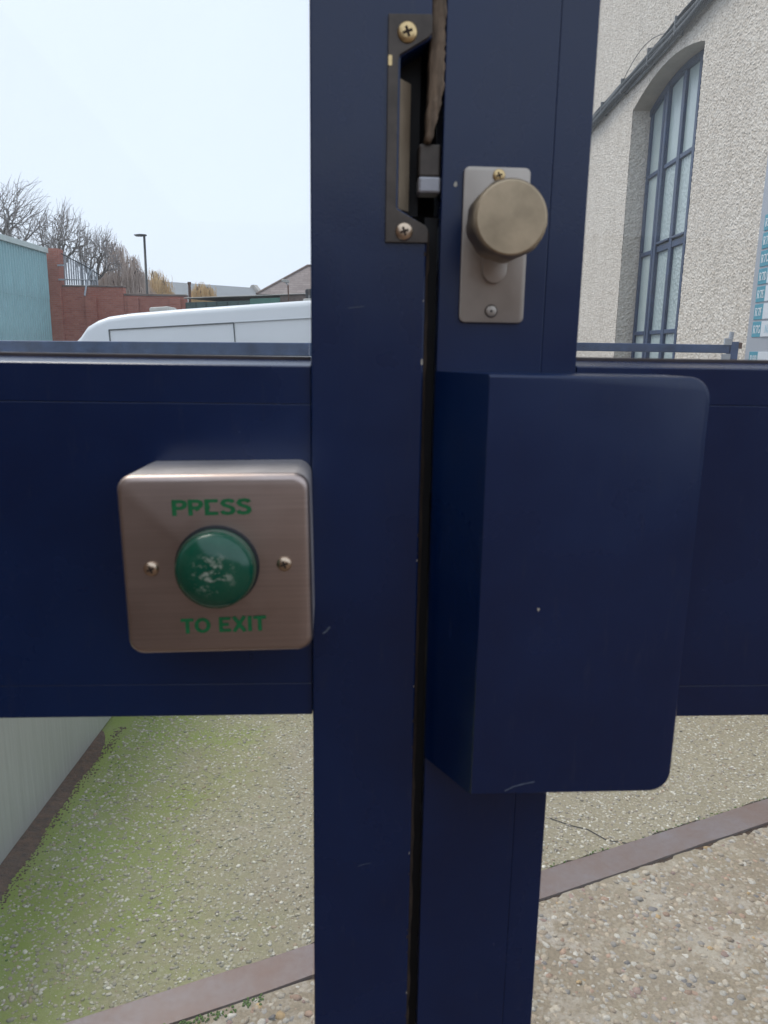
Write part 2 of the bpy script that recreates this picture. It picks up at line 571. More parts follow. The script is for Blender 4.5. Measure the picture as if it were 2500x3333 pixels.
M['van_gap'] = plain('van_panel_gap', (0.10, 0.12, 0.13), 0.7, 0, 0.1, 5)
M['van_groove'] = plain('van_moulding', (0.42, 0.46, 0.48), 0.5, 0, 0.05, 5)
M['darkglass'] = plain('dark_vehicle_glass', (0.015, 0.018, 0.02), 0.05, 0, 0.1, 3)
M['tyre'] = plain('tyre_rubber', (0.02, 0.02, 0.02), 0.85, 0, 0.2, 20)
M['plastic'] = plain('black_plastic', (0.022, 0.024, 0.028), 0.5, 0, 0.2, 20)
M['vent'] = plain('aged_vent_plastic', (0.45, 0.44, 0.41), 0.6, 0, 0.15, 10)
m, nt, b = nodes_of('slate_roof')
v = coords(nt)
wv = N(nt, 'ShaderNodeTexBrick', Scale=1.0)
wv.inputs['Brick Width'].default_value = 0.45
wv.inputs['Row Height'].default_value = 0.13
wv.inputs['Mortar Size'].default_value = 0.012
wv.inputs['Color1'].default_value = (0.205, 0.165, 0.155, 1)
wv.inputs['Color2'].default_value = (0.27, 0.225, 0.21, 1)
wv.inputs['Mortar'].default_value = (0.175, 0.145, 0.135, 1)
sx = N(nt, 'ShaderNodeSeparateXYZ')
cm = N(nt, 'ShaderNodeCombineXYZ')
nt.links.new(v, sx.inputs['Vector'])
nt.links.new(sx.outputs['X'], cm.inputs['X'])
nt.links.new(sx.outputs['Z'], cm.inputs['Y'])
nt.links.new(cm.outputs['Vector'], wv.inputs['Vector'])
nt.links.new(wv.outputs['Color'], b.inputs['Base Color'])
b.inputs['Roughness'].default_value = 0.8
M['slate'] = m
M['grey_roof'] = plain('grey_sheet_roof', (0.27, 0.285, 0.295), 0.7, 0, 0.08, 0.6)
M['stone'] = plain('pale_stone', (0.42, 0.40, 0.37), 0.9, 0, 0.15, 1.5)
M['dark_green'] = plain('dark_green_fascia', (0.060, 0.095, 0.090), 0.6, 0, 0.5, 0.9)
M['mid_green'] = plain('mid_green_fascia', (0.085, 0.22, 0.17), 0.6, 0, 0.15, 2)
M['flue'] = plain('rusty_flue', (0.12, 0.06, 0.04), 0.8, 0, 0.3, 6)

# ------------------------------------------------------------------ ground
PX = -0.92                                     # face of the metal panel on the left


def street(x):
    return -0.76 + 0.071 * (max(-14.0, min(10.0, x)) + 2.0)


def ground_z(x, y):
    t = max(0.0, min(1.0, (y - 3.6) / 3.0))
    t = t * t * (3 - 2 * t)
    return t * (street(x) + 0.03) - 0.03


xs = [-600, -200, -80, -40, -26] + [x for x in range(-14, 13, 2)] + [20, 40, 80, 200, 600]
ys = [-400, -100, -40, -14, -3, 0, 2, 3, 3.6, 4.1, 4.6, 5.1, 5.6, 6.1, 6.6, 8, 12, 20, 40, 80, 200, 600, 1500]
g = MB()
g.add([(x, y, ground_z(x, y)) for y in ys for x in xs],
      [(j * len(xs) + i, j * len(xs) + i + 1, (j + 1) * len(xs) + i + 1, (j + 1) * len(xs) + i)
       for j in range(len(ys) - 1) for i in range(len(xs) - 1)])
tag(g.build('ground', M['asphalt'], smooth=True), kind='structure')

# the two concrete surfaces meet along a rusted steel strip that runs diagonally
SA = math.atan2(0.769, 1.71)
S0 = Vector((-0.586, 1.171))                    # a point of the strip's far edge
SD = Vector((math.cos(SA), math.sin(SA)))
SN = Vector((-SD.y, SD.x))                      # towards the far side
SW = 0.078


def sp(a, n):
    p = S0 + SD * a + SN * n
    return (p.x, p.y)


A0, A1 = -1.5, 3.2
random.seed(17)


def ragged(n0, amp, step=.012):
    k = int((A1 - A0) / step)
    walk, out_ = 0.0, []
    for i in range(k + 1):
        walk = walk * .85 + random.gauss(0, amp * .5)
        out_.append(sp(A0 + (A1 - A0) * i / k, n0 + max(-amp * .2, walk) if n0 > 0 else n0 - max(-amp * .2, walk)))
    return out_


def slab(name, outline, ztop, mat):
    n = len(outline)
    v = [(x, y, ztop) for x, y in outline] + [(x, y, -.12) for x, y in outline]
    f = MB().add(v, [tuple(range(n))] + [(i, (i + 1) % n, n + (i + 1) % n, n + i) for i in range(n)])
    return tag(f.build(name, mat), kind='structure')


path = slab('concrete_path', ragged(.0025, .004) + [(2.6, 3.55), (-2.6, 3.55)], 0.0, M['conc_fine'])
apron = slab('concrete_apron', ragged(-SW - .005, .007)[::-1] + [(-2.4, .46), (2.6, .46)], -.001, M['conc_coarse'])
f = MB()
f.box(-8, 8, -12, 0.455, -0.1, -0.002)
tag(f.build('yard_paving', M['rear_ground']), kind='structure')

# rusted strip, its edges a little uneven
random.seed(4)
lo1, lo2 = [], []
nseg = 60
loops = []
for k in range(nseg + 1):
    s = A0 + (A1 - A0) * k / nseg
    w0, w1 = random.uniform(-.0008, .0008), random.uniform(-.0015, .0015)
    q0, q1 = sp(s, w0), sp(s, -SW + w1)
    zt = 0.0030 + random.uniform(-.0006, .0006)
    loops.append([(q0[0], q0[1], -0.05), (q0[0], q0[1], zt), (q1[0], q1[1], zt - .001), (q1[0], q1[1], -0.05)])
f = MB().loft(loops)
tag(f.build('threshold_strip', M['rust'], bevel=0, angle=0.6),
    'flat rusted steel strip set diagonally across the concrete ground', 'metal strip')

# dirt packed into the joints on both sides of the strip
f = MB()
rw = []
for k in range(240):
    s_ = A0 + (A1 - A0) * k / 239
    for n_, zz in ((.012, -.012), (.001, -.0015), (-.02, -.02), (-SW + .02, -.02), (-SW - .001, -.0030), (-SW - .016, -.010)):
        q_ = sp(s_, n_ + random.uniform(-.001, .001))
        rw.append((q_[0], q_[1], zz + random.uniform(-.0022, .0010)))
f.add(rw, [(k * 6 + i, k * 6 + i + 1, (k + 1) * 6 + i + 1, (k + 1) * 6 + i) for k in range(239) for i in range(5)])
tag(f.build('joint_dirt', M['soil'], smooth=True), 'dark dirt packed in the joints beside the rusted strip', 'dirt', kind='stuff')

# ------------------------------------------------------------------ pebbles of the exposed aggregate
_t = (1 + 5 ** .5) / 2
ICO_V = np.array([(-1, _t, 0), (1, _t, 0), (-1, -_t, 0), (1, -_t, 0), (0, -1, _t), (0, 1, _t), (0, -1, -_t), (0, 1, -_t),
                  (_t, 0, -1), (_t, 0, 1), (-_t, 0, -1), (-_t, 0, 1)], float) / math.sqrt(1 + _t * _t)
ICO_F = np.array([(0, 11, 5), (0, 5, 1), (0, 1, 7), (0, 7, 10), (0, 10, 11), (1, 5, 9), (5, 11, 4), (11, 10, 2), (10, 7, 6), (7, 1, 8),
                  (3, 9, 4), (3, 4, 2), (3, 2, 6), (3, 6, 8), (3, 8, 9), (4, 9, 5), (2, 4, 11), (6, 2, 10), (8, 6, 7), (9, 8, 1)])
rng = np.random.default_rng(11)


def pebbles(name, n, inside, rmin, rmax, power, palette, weights, bounds, ztop, moss, label, sink=0.35):
    x = rng.uniform(bounds[0], bounds[1], n * 3)
    y = rng.uniform(bounds[2], bounds[3], n * 3)
    ok = inside(x, y)
    x, y = x[ok][:n], y[ok][:n]
    n = len(x)
    r = rmin + (rmax - rmin) * rng.random(n) ** power
    sc = np.stack([r * rng.uniform(.75, 1.35, n), r * rng.uniform(.6, 1.0, n), r * rng.uniform(.28, .48, n)], 1)
    ang = rng.uniform(0, 2 * np.pi, n)
    tilt = rng.normal(0, .22, n)
    P = ICO_V[None] * (1 + rng.uniform(-.16, .16, (n, 12, 1)))
    P = P * sc[:, None]
    ct, s_ = np.cos(tilt)[:, None], np.sin(tilt)[:, None]
    px, pz = P[..., 0] * ct - P[..., 2] * s_, P[..., 0] * s_ + P[..., 2] * ct
    ca, sa = np.cos(ang)[:, None], np.sin(ang)[:, None]
    qx, qy = px * ca - P[..., 1] * sa, px * sa + P[..., 1] * ca
    V = np.stack([qx + x[:, None], qy + y[:, None], pz + ztop + (sc[:, 2] * rng.uniform(-.75, .25, n) * sink * 2)[:, None]], -1).reshape(-1, 3)
    Fc = (ICO_F[None] + (np.arange(n) * 12)[:, None, None]).reshape(-1, 3)
    pal = np.array(palette)
    idx = rng.choice(len(pal), n, p=np.array(weights) / sum(weights))
    colr = pal[idx] * rng.uniform(.75, 1.2, (n, 1))
    if moss:
        mk = np.clip((0.1 - x) / 0.9, 0, 1) * rng.random(n) ** 0.8 * 0.55
        colr = colr * (1 - mk[:, None]) + np.array((.19, .24, .05)) * mk[:, None]
    me = bpy.data.meshes.new(name)
    me.vertices.add(len(V))
    me.vertices.foreach_set('co', V.ravel())
    me.loops.add(len(Fc) * 3)
    me.loops.foreach_set('vertex_index', Fc.ravel())
    me.polygons.add(len(Fc))
    me.polygons.foreach_set('loop_start', np.arange(0, len(Fc) * 3, 3))
    me.polygons.foreach_set('use_smooth', np.ones(len(Fc), bool))
    at = me.attributes.new('tint', 'FLOAT_COLOR', 'POINT')
    c4 = np.ones((len(V), 4))
    c4[:, :3] = np.repeat(np.clip(colr, 0, 1), 12, 0)
    at.data.foreach_set('color', c4.ravel())
    me.update()
    return tag(link(name, me, M['pebble']), label, 'pebbles', kind='stuff')


def strip_n(x, y):
    return (x - S0.x) * SN.x + (y - S0.y) * SN.y


def far_side(x, y):
    return (strip_n(x, y) > .006) & (x > PX + .075) & (np.abs(x) < .32 + .5 * y)


def near_side(x, y):
    return (strip_n(x, y) < -SW - .012) & (np.abs(x) < .35 + .5 * y)


PAL = [(.57, .53, .43), (.70, .67, .58), (.48, .43, .33), (.38, .33, .26), (.34, .31, .27), (.42, .32, .22), (.25, .23, .20)]
pebbles('fine_pebbles', 52000, far_side, .0013, .0068, 2.2, PAL, [5, 4, 4, 3, 2, 1, .6], (-1, 1.6, 1.1, 2.95), 0.0, True,
        'small pale pebbles bedded in the concrete beyond the rusted strip')
PAL2 = [(.48, .42, .335), (.56, .525, .46), (.47, .39, .29), (.40, .32, .235), (.36, .335, .305), (.42, .28, .20), (.48, .33, .16), (.38, .26, .22), (.20, .19, .19)]
pebbles('coarse_pebbles', 22000, near_side, .0018, .0125, 2.6, PAL2, [5, 4, 5, 4, 2.5, 1, .4, .7, .7], (-.9, 1.3, .85, 1.85), -0.0030, False,
        'rounded brown and white pebbles in the concrete nearer than the rusted strip')

# crack in the far slab
f = MB()
f.ribbon([(.47, 1.83), (.52, 1.80), (.56, 1.785), (.60, 1.74), (.645, 1.73), (.69, 1.700), (.715, 1.765)][:6], .004, lambda x, y: (x, y, .0012))
f.build('crack', M['black'], path)

# moss cushions in the gap below the strip and mossy grains beside the panel
f = MB()
random.seed(9)
for k in range(520):
    if k < 230:
        s = random.uniform(0.05, 0.36)
        p = sp(s, -SW - .012 + random.gauss(0, .006))
    elif k < 360:
        s = random.uniform(1.0, 2.3)
        p = sp(s, 0.006 + random.gauss(0, .004))
    else:
        p = (PX + random.uniform(.06, .16), random.uniform(1.25, 2.5))
    r = random.uniform(.001, .0036)
    f.add([(p[0] + v[0] * r, p[1] + v[1] * r, v[2] * r * .8) for v in ICO_V], [tuple(t) for t in ICO_F])
tag(f.build('moss', M['moss'], smooth=True), 'bright green moss along the rusted strip and panel foot', 'moss', kind='stuff')

# soil at the foot of the panel
random.seed(2)
f = MB()
rows = []
ny, nx = 220, 9
for j in range(ny + 1):
    y = 0.95 + (2.26 - 0.95) * j / ny
    wd = .046 + .006 * math.sin(y * 9) + .003 * math.sin(y * 31) + random.uniform(-.004, .004)
    if y > 2.1:
        wd *= max(0.12, 1 - ((y - 2.1) / .17) ** 2)
    for i in range(nx + 1):
        t = i / nx
        h = .014 * (1 - t) ** .7 + random.uniform(-.003, .004) * (1 - t)
        rows.append((PX - .02 + (wd + .02) * t, y, h + .001 if t < 1 else -.004))
f.add(rows, [(j * (nx + 1) + i, j * (nx + 1) + i + 1, (j + 1) * (nx + 1) + i + 1, (j + 1) * (nx + 1) + i) for j in range(ny) for i in range(nx)])
tag(f.build('soil', M['soil'], smooth=True), 'dark damp soil along the foot of the grey metal panel', 'soil', kind='stuff')

f = MB()
for k in range(1500):
    y = random.uniform(.95, 2.3)
    x = PX + .046 + .006 * math.sin(y * 9) + random.gauss(0, .010)
    r = random.uniform(.0012, .0045) * random.random() ** .5
    f.add([(x + v[0] * r, y + v[1] * r, v[2] * r * .6) for v in ICO_V], [tuple(q) for q in ICO_F])
tag(f.build('soil_crumbs', M['soil'], smooth=True), 'loose crumbs of soil scattered along the edge of the dirt', 'soil', kind='stuff')

# low sheet-metal panel along the left side of the path
t = thing('metal_panel', 'low smooth grey sheet metal wall along the mossy path', 'metal wall', (PX, 0.8, 0))
MB().box(-.03, 0, 0, 3.0, .012, .56).build('sheet', M['panel'], t, bevel=.003)
MB().box(-.045, .012, -.01, 3.01, .562, .59).build('capping', M['panel'], t, bevel=.003)
for yy in (0.1, 1.5, 2.9):
    MB().box(-.08, -.032, yy - .03, yy + .03, -.03, .56).build('post', M['galv'], t, bevel=.003)

# ------------------------------------------------------------------ the glazed gate
GATE = Matrix.Translation((0, .40, 0)) @ Matrix.Rotation(R(3.4), 4, 'Z')
GROT = (0, 0, R(3.4))


def gate_point(u, y, z):
    return GATE @ Vector((u, y, z))


def bead_profile(front, z0, z1, zt, up=True):
    """cross section of a glazing bead in the yz plane: upright face, then a slope to the glass"""
    return [(front, z0), (front, z1), (front + .0012, z1 + .0006 * (1 if up else -1)), (front + .019, zt), (front + .021, zt - .003 * (1 if up else -1)), (front + .021, z0)]


def leaf(name, label, u0, u1, meet, zt0, zb0, left):
    """one gate leaf; local x along the gate, y away from the viewer. meet = inner edge of its meeting stile"""
    t = thing(name, label, 'gate', (0, .40, 0), GROT)
    # outer frame members, out of the picture
    hinge = (u0 - .075, u0) if left else (u1, u1 + .075)
    MB().box(hinge[0], hinge[1], -.003, .055, .02, 2.2).build('hinge_stile', M['navy'], t, bevel=.0015)
    MB().box(u0 + .0005, u1 - .0005, .0, .052, 2.08, 2.2).build('top_rail', M['navy'], t, bevel=.0015)
    MB().box(u0 + .0005, u1 - .0005, .0, .052, .02, .2).build('bottom_rail', M['navy'], t, bevel=.0015)
    # middle rail with separate beads above and below
    MB().box(u0 + .0003, u1 - .0003, 0, .05, zb0 + .0202, zt0 - .0202).build('middle_rail', M['navy'], t, bevel=.0003)
    pr = bead_profile(.0004, zt0 - .0200, zt0 - .0006, zt0 + .0026)
    MB().loft([[(x, y, z) for y, z in pr] for x in (u0 + .0004, u1 - .0004)]).build('top_bead', M['navy'], t, bevel=.0003)
    pr = bead_profile(.0004, zb0 + .0200, zb0 + .0006, zb0 - .0026, False)
    MB().loft([[(x, y, z) for y, z in pr] for x in (u0 + .0004, u1 - .0004)]).build('bottom_bead', M['navy'], t, bevel=.0003)
    MB().box(u0 + .001, u1 - .001, .0195, .0225, zt0 - .002, zt0 + .0045).build('gasket', M['gasket'], t, bevel=.0008)
    MB().box(u0 + .001, u1 - .001, .0195, .0225, zb0 - .0045, zb0 + .002).build('gasket', M['gasket'], t, bevel=.0008)
    MB().box(u0 + .002, u1 - .002, .023, .029, zt0 - .004, 2.079).build('glass_pane', M['glass'], t)
    MB().box(u0 + .002, u1 - .002, .023, .029, .201, zb0 + .004).build('glass_pane', M['glass'], t)
    return t


LG = leaf('glazed_gate', 'navy blue glazed gate leaf carrying the green exit button', -.92, -.0393, -.0393, 1.2419, 1.0431, True)
RG = leaf('glazed_gate', 'navy blue glazed gate leaf with the round knob and lock cover', .1016, .98, .1016, 1.2438, 1.0388, False)

# meeting stile of the button leaf, cut out where the lock keep sits
o2 = [(-.0393, .02), (.0192, .02), (.0192, 1.3115), (.0045, 1.3200), (.0045, 1.3882), (.0192, 1.3970), (.0192, 2.2), (-.0393, 2.2)]
MB().loft([[(u, -.003, z) for u, z in o2], [(u, .030, z) for u, z in o2]]).box(-.0393, .0165, .0295, .055, .02, 2.2) \
    .build('stile', M['navy'], LG, bevel=.0009)
# plain right-hand stile of the knob leaf and its glazing bead
MB().box(.0265, .0824, 0, .055, .02, 2.2).build('stile', M['navy'], RG, bevel=.0005)
MB().box(.0825, .1014, .0003, .022, .02, 2.2).build('side_bead', M['navy'], RG, bevel=.0004)

# dark rubber between the stiles, then the dirty brush higher up
MB().box(.0194, .0262, .010, .02, .02, 1.318).build('seal_and_gap_block', M['black'], RG)
random.seed(12)
f = MB()
lp = []
z = .02
while z < 1.312:
    w = random.uniform(.0012, .0022)
    lp.append([(.0195, .0005 + random.uniform(0, .001), z), (.0195 + w, .002, z), (.0195 + w, .006, z), (.0195, .006, z)])
    z += random.uniform(.004, .012)
f.loft(lp)
f.build('seal_lip', M['seal'], LG)
lp = []
z = 1.352
while z < 2.19:
    w0 = .0188 + random.gauss(0, .00018) - (.0008 if z < 1.368 else 0)
    w1 = .0264 + random.gauss(0, .0004)
    if z < 1.378:
        w1 = .0212 + (z - 1.352) * .20 + random.gauss(0, .0003)
    d = random.gauss(0, .00018)
    lp.append([(w0, .0004 + d, z), (w0 + .0008, -.0009 + d, z), (w1 - .0015, -.0007 + d, z), (w1, .0003 + d, z), (w1, .012, z), (w0, .012, z)])
    z += random.uniform(.0012, .003)
MB().loft(lp).build('brush_seal', M['brush'], RG, smooth=True)
MB().box(.0150, .0262, .004, .02, 1.3365, 1.352).build('bolt_guide', M['bronze'], RG, bevel=.001)
MB().box(.0148, .0262, .0015, .014, 1.3283, 1.3362).build('latch_bolt', M['bolt'], RG, bevel=.0012)
f = MB().box(.0172, .0263, .030, .040, 1.318, 2.2)  # black fill added to stop sky light in the gap, slits left for glints
for z0_, z1_ in ((1.3275, 1.3560), (1.3700, 1.3760), (1.3795, 2.2)):
    f.box(.0140, .0171, .0305, .040, z0_, z1_)
f.build('seal_and_gap_block', M['black'], RG)

# lock keep
outl = [(-.0018, 1.4063), (.0185, 1.4068), (.0192, 1.4060), (.0193, 1.3988), (.0176, 1.3968), (.0040, 1.3889), (.0032, 1.3870),
        (.0032, 1.3205), (.0040, 1.3190), (.0182, 1.3118), (.0197, 1.3098), (.0197, 1.3036), (-.0018, 1.3034)]
keep = MB().loft([[(u, -.0046, z) for u, z in outl], [(u, -.0031, z) for u, z in outl]]).build('lock_keep', M['bronze'], LG, bevel=.0003)
q = [(.0034, -.0030), (.0105, .0065), (.0105, .0080), (.0034, -.0010)]
MB().loft([[(u, y, z) for u, y in q] for z in (1.3200, 1.3795)]).build('keep_liner', M['liner'], keep)
MB().box(.0046, .0160, .014, .029, 1.3190, 1.3970).build('keep_dark_block', M['black'], keep)  # black block paints the dark inside the open keep


def csk_screw(parent, c, r, mat, dome=.0012, name='screw', cross=True):
    s = MB().lathe([(r, 0), (r, -.0006), (r * .86, -dome), (r * .45, -dome * 1.25), (r * .02, -dome * 1.3)], c, 28).build(name, mat, parent, smooth=True)
    if cross:
        k = MB()
        w = r * .13
        a = .35
        for i in range(2):
            d = Vector((math.cos(a + i * math.pi / 2), math.sin(a + i * math.pi / 2)))
            n_ = Vector((-d.y, d.x))
            pts = [d * r * .5 + n_ * w, -d * r * .5 + n_ * w, -d * r * .5 - n_ * w, d * r * .5 - n_ * w]
            k.loft([[(c[0] + p.x, c[1] - dome * 1.42 - .00003 * i, c[2] + p.y) for p in pts], [(c[0] + p.x, c[1] - dome, c[2] + p.y) for p in pts]])
        k.build('screw_slot', M['seal'], s)
    return s


csk_screw(LG, (.0073, -.0046, 1.3985), .0047, M['brass'])
csk_screw(LG, (.0076, -.0046, 1.3087), .0043, M['screw'])
MB().loft([rrect(-.0016, .0002, 1.3838, 1.3885, .0007, -.0049), rrect(-.0016, .0002, 1.3838, 1.3885, .0007, -.0045)]).build('paint_chip', M['brass'], LG)

# cylinder plate and turn knob
pl = MB().loft([rrect(.0372, .0710, 1.2652, 1.3407, .0030, -.0024), rrect(.0372, .0710, 1.2652, 1.3407, .0030, -.0001)]) \
    .build('cylinder_plate', M['satin'], RG, bevel=.0006, angle=.5)
kc = (.0540, 0, 1.3107)
lob = [(.0478, 1.3107)] + [(.0540 + .0062 * math.cos(R(a)), 1.2908 + .0062 * math.sin(R(a))) for a in range(180, 361, 15)] + [(.0602, 1.3107)]
MB().loft([[(u, -.0070, z) for u, z in lob], [(u, -.0020, z) for u, z in lob]]).build('cylinder_body', M['satin'], pl, bevel=.0005, angle=.6)


def scallop(t, y):
    return 1 + (.022 * math.cos(9 * t + .9) if -.037 < y < -.017 else 0)


MB().lathe([(.0085, -.0022), (.0085, -.0150), (.0140, -.0165), (.0172, -.0180), (.0176, -.0200), (.0177, -.0335), (.0176, -.0360), (.0174, -.0378), (.0170, -.0390), (.0165, -.0397),
            (.0158, -.0401), (.0080, -.0402), (.0003, -.0403)], kc, 126, scallop).build('turn_knob', M['brassknob'], pl, angle=.36)
csk_screw(pl, (.0548, -.0024, 1.3366), .0031, M['brass'], .0009, 'screw', True)
s = csk_screw(pl, (.0538, -.0024, 1.2710), .0028, M['satin'], .0008, 'screw', False)
MB().lathe([(.0007, -.0012), (.0007, -.0004)], (.0538, -.0024, 1.2710), 6).build('screw_socket', M['black'], s)
MB().lathe([(.0034, -.00015), (.0034, .0002)], (.0538, -.0024, 1.2710), 24).build('screw_recess', M['bronze'], s)

# folded lock cover over stile and rail
fr = rrect(.0474, .1552, 1.0166, 1.2385, .0104, -.040, 7, (0, 1, 1, 0))
fr1 = rrect(.0470, .1566, 1.0161, 1.2396, .0110, -.0394, 7, (0, 1, 1, 0))
fr2 = rrect(.0466, .1572, 1.0158, 1.2400, .0115, -.0385, 7, (0, 1, 1, 0))
bk = [(p[0] if p[0] > .08 else p[0] - .0205, -.0002, p[2]) for p in fr2]
cover = MB().loft([fr, fr1, fr2, bk]).build('lock_cover', M['navy'], RG, angle=.45)
# chips and scratches in the paint


def chip(parent, u, z, y, r, mat='chip', name='paint_chip'):
    st_ = random.uniform(1.0, 1.2) if parent is not LG else random.uniform(1.2, 3.2)
    pts = [(u + r * random.uniform(.5, 1.1) * math.cos(a), z + r * st_ * random.uniform(.6, 1.2) * math.sin(a)) for a in [i * math.pi / 4 for i in range(8)]]
    MB().loft([[(p[0], y - .00015, p[1]) for p in pts], [(p[0], y + .0001, p[1]) for p in pts]]).build(name, M[mat], parent)


chip(cover, .0778, 1.1215, -.040, .0010)
chip(RG, .0335, 1.3325, 0, .0011)
random.seed(31)
for z in [1.2755, 1.245, 1.137, 1.062, .9535, .853] + [random.uniform(.83, 1.30) for _ in range(16)]:
    chip(LG, .0186 + random.uniform(-.0003, .0003), z, -.003, random.choice((.00025, .0003, .0004, .0007)), 'chip' if z in (1.2755, 1.245, 1.137, 1.062, .9535, .853) else 'seal')
f = MB()
for pts, w, y in (([(.0655, 1.0180), (.0700, 1.0205), (.0760, 1.0222), (.0815, 1.0232)], .0006, -.0402),):
    f.ribbon(pts, w, lambda u, z, y=y: (u, y, z))
f.build('scratch', M['scratch'], cover)
for pts, w in (([(-.0335, 1.0945), (-.0315, 1.0960), (-.0295, 1.0985)], .0010), ([(-.013, .945), (-.009, .9465), (-.005, .9472)], .0003),
               ([(-.0205, 1.2712), (-.012, 1.2722)], .00025)):
    MB().ribbon(pts, w, lambda u, z: (u, -.0032, z)).build('scratch', M['scratch'], LG)

# ------------------------------------------------------------------ exit button
cpos = gate_point(-.0824, 0, 1.1484)
eb = thing('exit_button', 'square steel press to exit box with a green dome button', 'exit button', cpos)
eb.rotation_mode = 'XYZ'
eb.matrix_world = GATE @ Matrix.Translation((-.0824, 0, 1.1484)) @ Matrix.Rotation(R(-1.1), 4, 'Y')
h = .0436
MB().loft([rrect(-.0451, .0445, -.0445, .0439, .0072, -.0479, 6), rrect(-.0445, .0438, -.0438, .0434, .0072, -.0003, 6)]).build('back_box', M['steel_side'], eb, angle=.5)
lps = []
for k in range(6):
    a = R(90 * k / 5)
    ins = .0030 * (1 - math.cos(a)) if k else 0
    lps.append(rrect(-.0452 + ins, .0446 - ins, -.0446 + ins, .0440 - ins, .0072 - ins * .5, -.0480 - .0040 * math.sin(a), 6))
MB().loft(lps).build('face_plate', M['steel'], eb, angle=.45)
MB().lathe([(.0200, -.0519), (.0200, -.0532), (.0188, -.0536), (.0170, -.0536)], (0, 0, 0), 48).build('dome_shadow_ring', M['plastic'], eb, angle=.6)  # black ring painted in as the shadow round the foot of the dome
prof = [(.0188, -.0537), (.0190, -.0560), (.0187, -.0590)]
for k in range(1, 9):
    a = R(90 * k / 8)
    prof.append((max(.0003, .0187 * math.cos(a * .98) ** .8), -.0590 - .0095 * math.sin(a)))
MB().lathe(prof, (0, 0, 0), 56).build('push_button', M['green'], eb, smooth=True)
for sx_ in (-.0312, .0318):
    csk_screw(eb, (sx_, -.0520, -.0008 if sx_ < 0 else .0004), .0036, M['screw'], .0015, 'screw', True)

LET = {
    'P': (.72, [[(.12, 0), (.12, 1)], [(.12, .89), (.46, .89), (.58, .82), (.61, .70), (.56, .56), (.44, .48), (.12, .48)]]),
    'R': (.74, [[(.12, 0), (.12, 1)], [(.12, .89), (.46, .89), (.58, .82), (.61, .70), (.56, .56), (.44, .48), (.12, .48)], [(.40, .44), (.47, .31)]]),
    'E': (.70, [[(.12, 0), (.12, 1)], [(.12, .89), (.62, .89)], [(.12, .11), (.62, .11)], [(.12, .5), (.26, .5)]]),
    'F': (.70, [[(.12, 0), (.12, 1)], [(.12, .89), (.62, .89)], [(.12, .11), (.62, .11)], [(.12, .5), (.52, .5)]]),
    'S': (.72, [[(.60, .76), (.54, .87), (.38, .91), (.20, .87), (.13, .73), (.22, .60), (.42, .51), (.57, .41), (.60, .25), (.52, .13), (.34, .09), (.16, .13), (.09, .26)]]),
    'T': (.70, [[(.35, 0), (.35, .80)], [(.02, .89), (.68, .89)]]),
    'O': (.84, [[(.42 + .31 * math.cos(2 * math.pi * k / 16), .5 + .40 * math.sin(2 * math.pi * k / 16)) for k in range(16)]]),
    'X': (.74, [[(.08, 0), (.64, 1)], [(.64, 0), (.08, 1)]]),
    'I': (.32, [[(.16, 0), (.16, 1)]]),
    ' ': (.40, []),
}


def worn_line(text, name, uc, zc, width, height, y, slope):
    total = sum(LET[c][0] for c in text)
    k = width / total
    f = MB()
    x = uc - width / 2
    n = 0
    for c in text:
        w, strokes = LET[c]
        for stx in strokes:
            closed = c == 'O'
            n += 1
            f.ribbon(stx, .20, lambda a, b_, x=x, n=n: (x + a * k, y - .00003 * n, zc + (b_ - .5) * height + (x + a * k - uc) * slope), closed)
        x += w * k
    return f.build(name, M['green_ink'], eb)


worn_line('PRESS', 'lettering', -.0012, .0287, .0375, .0077, -.0521, .01)
worn_line('TO FXIT', 'lettering', .0015, -.0297, .0415, .0077, -.0521, .02)

# ------------------------------------------------------------------ workshop building on the right
WX = 2.0
WY0, WY1, WZS, WAP, WSILL = 5.29, 6.715, 3.215, .115, .85       # opening: near jamb, far jamb, springing, rise, sill


def arch(y):
    c = (WY0 + WY1) / 2
    s = (y - c) / ((WY1 - WY0) / 2)
    return WZS + WAP * (1 - s * s)


bd = thing('workshop_building', 'pale pebble dashed workshop building with an arched window', 'building', (WX, 0, 0))
rng2 = np.random.default_rng(5)


def rough_patch(name, fpos, nu, nv, normal, amp, mat, parent):
    U_, V_ = np.meshgrid(np.linspace(0, 1, nu + 1), np.linspace(0, 1, nv + 1))
    P = np.stack(fpos(U_, V_), -1)
    d = rng2.random((nv + 1, nu + 1)) ** 1.5 * amp
    P += d[..., None] * np.array(normal)
    idx = np.arange((nv + 1) * (nu + 1)).reshape(nv + 1, nu + 1)
    fa = np.stack([idx[:-1, :-1], idx[:-1, 1:], idx[1:, 1:], idx[1:, :-1]], -1).reshape(-1, 4)
    me = bpy.data.meshes.new(name)
    me.from_pydata(P.reshape(-1, 3).tolist(), [], fa.tolist())
    return link(name, me, mat, parent)


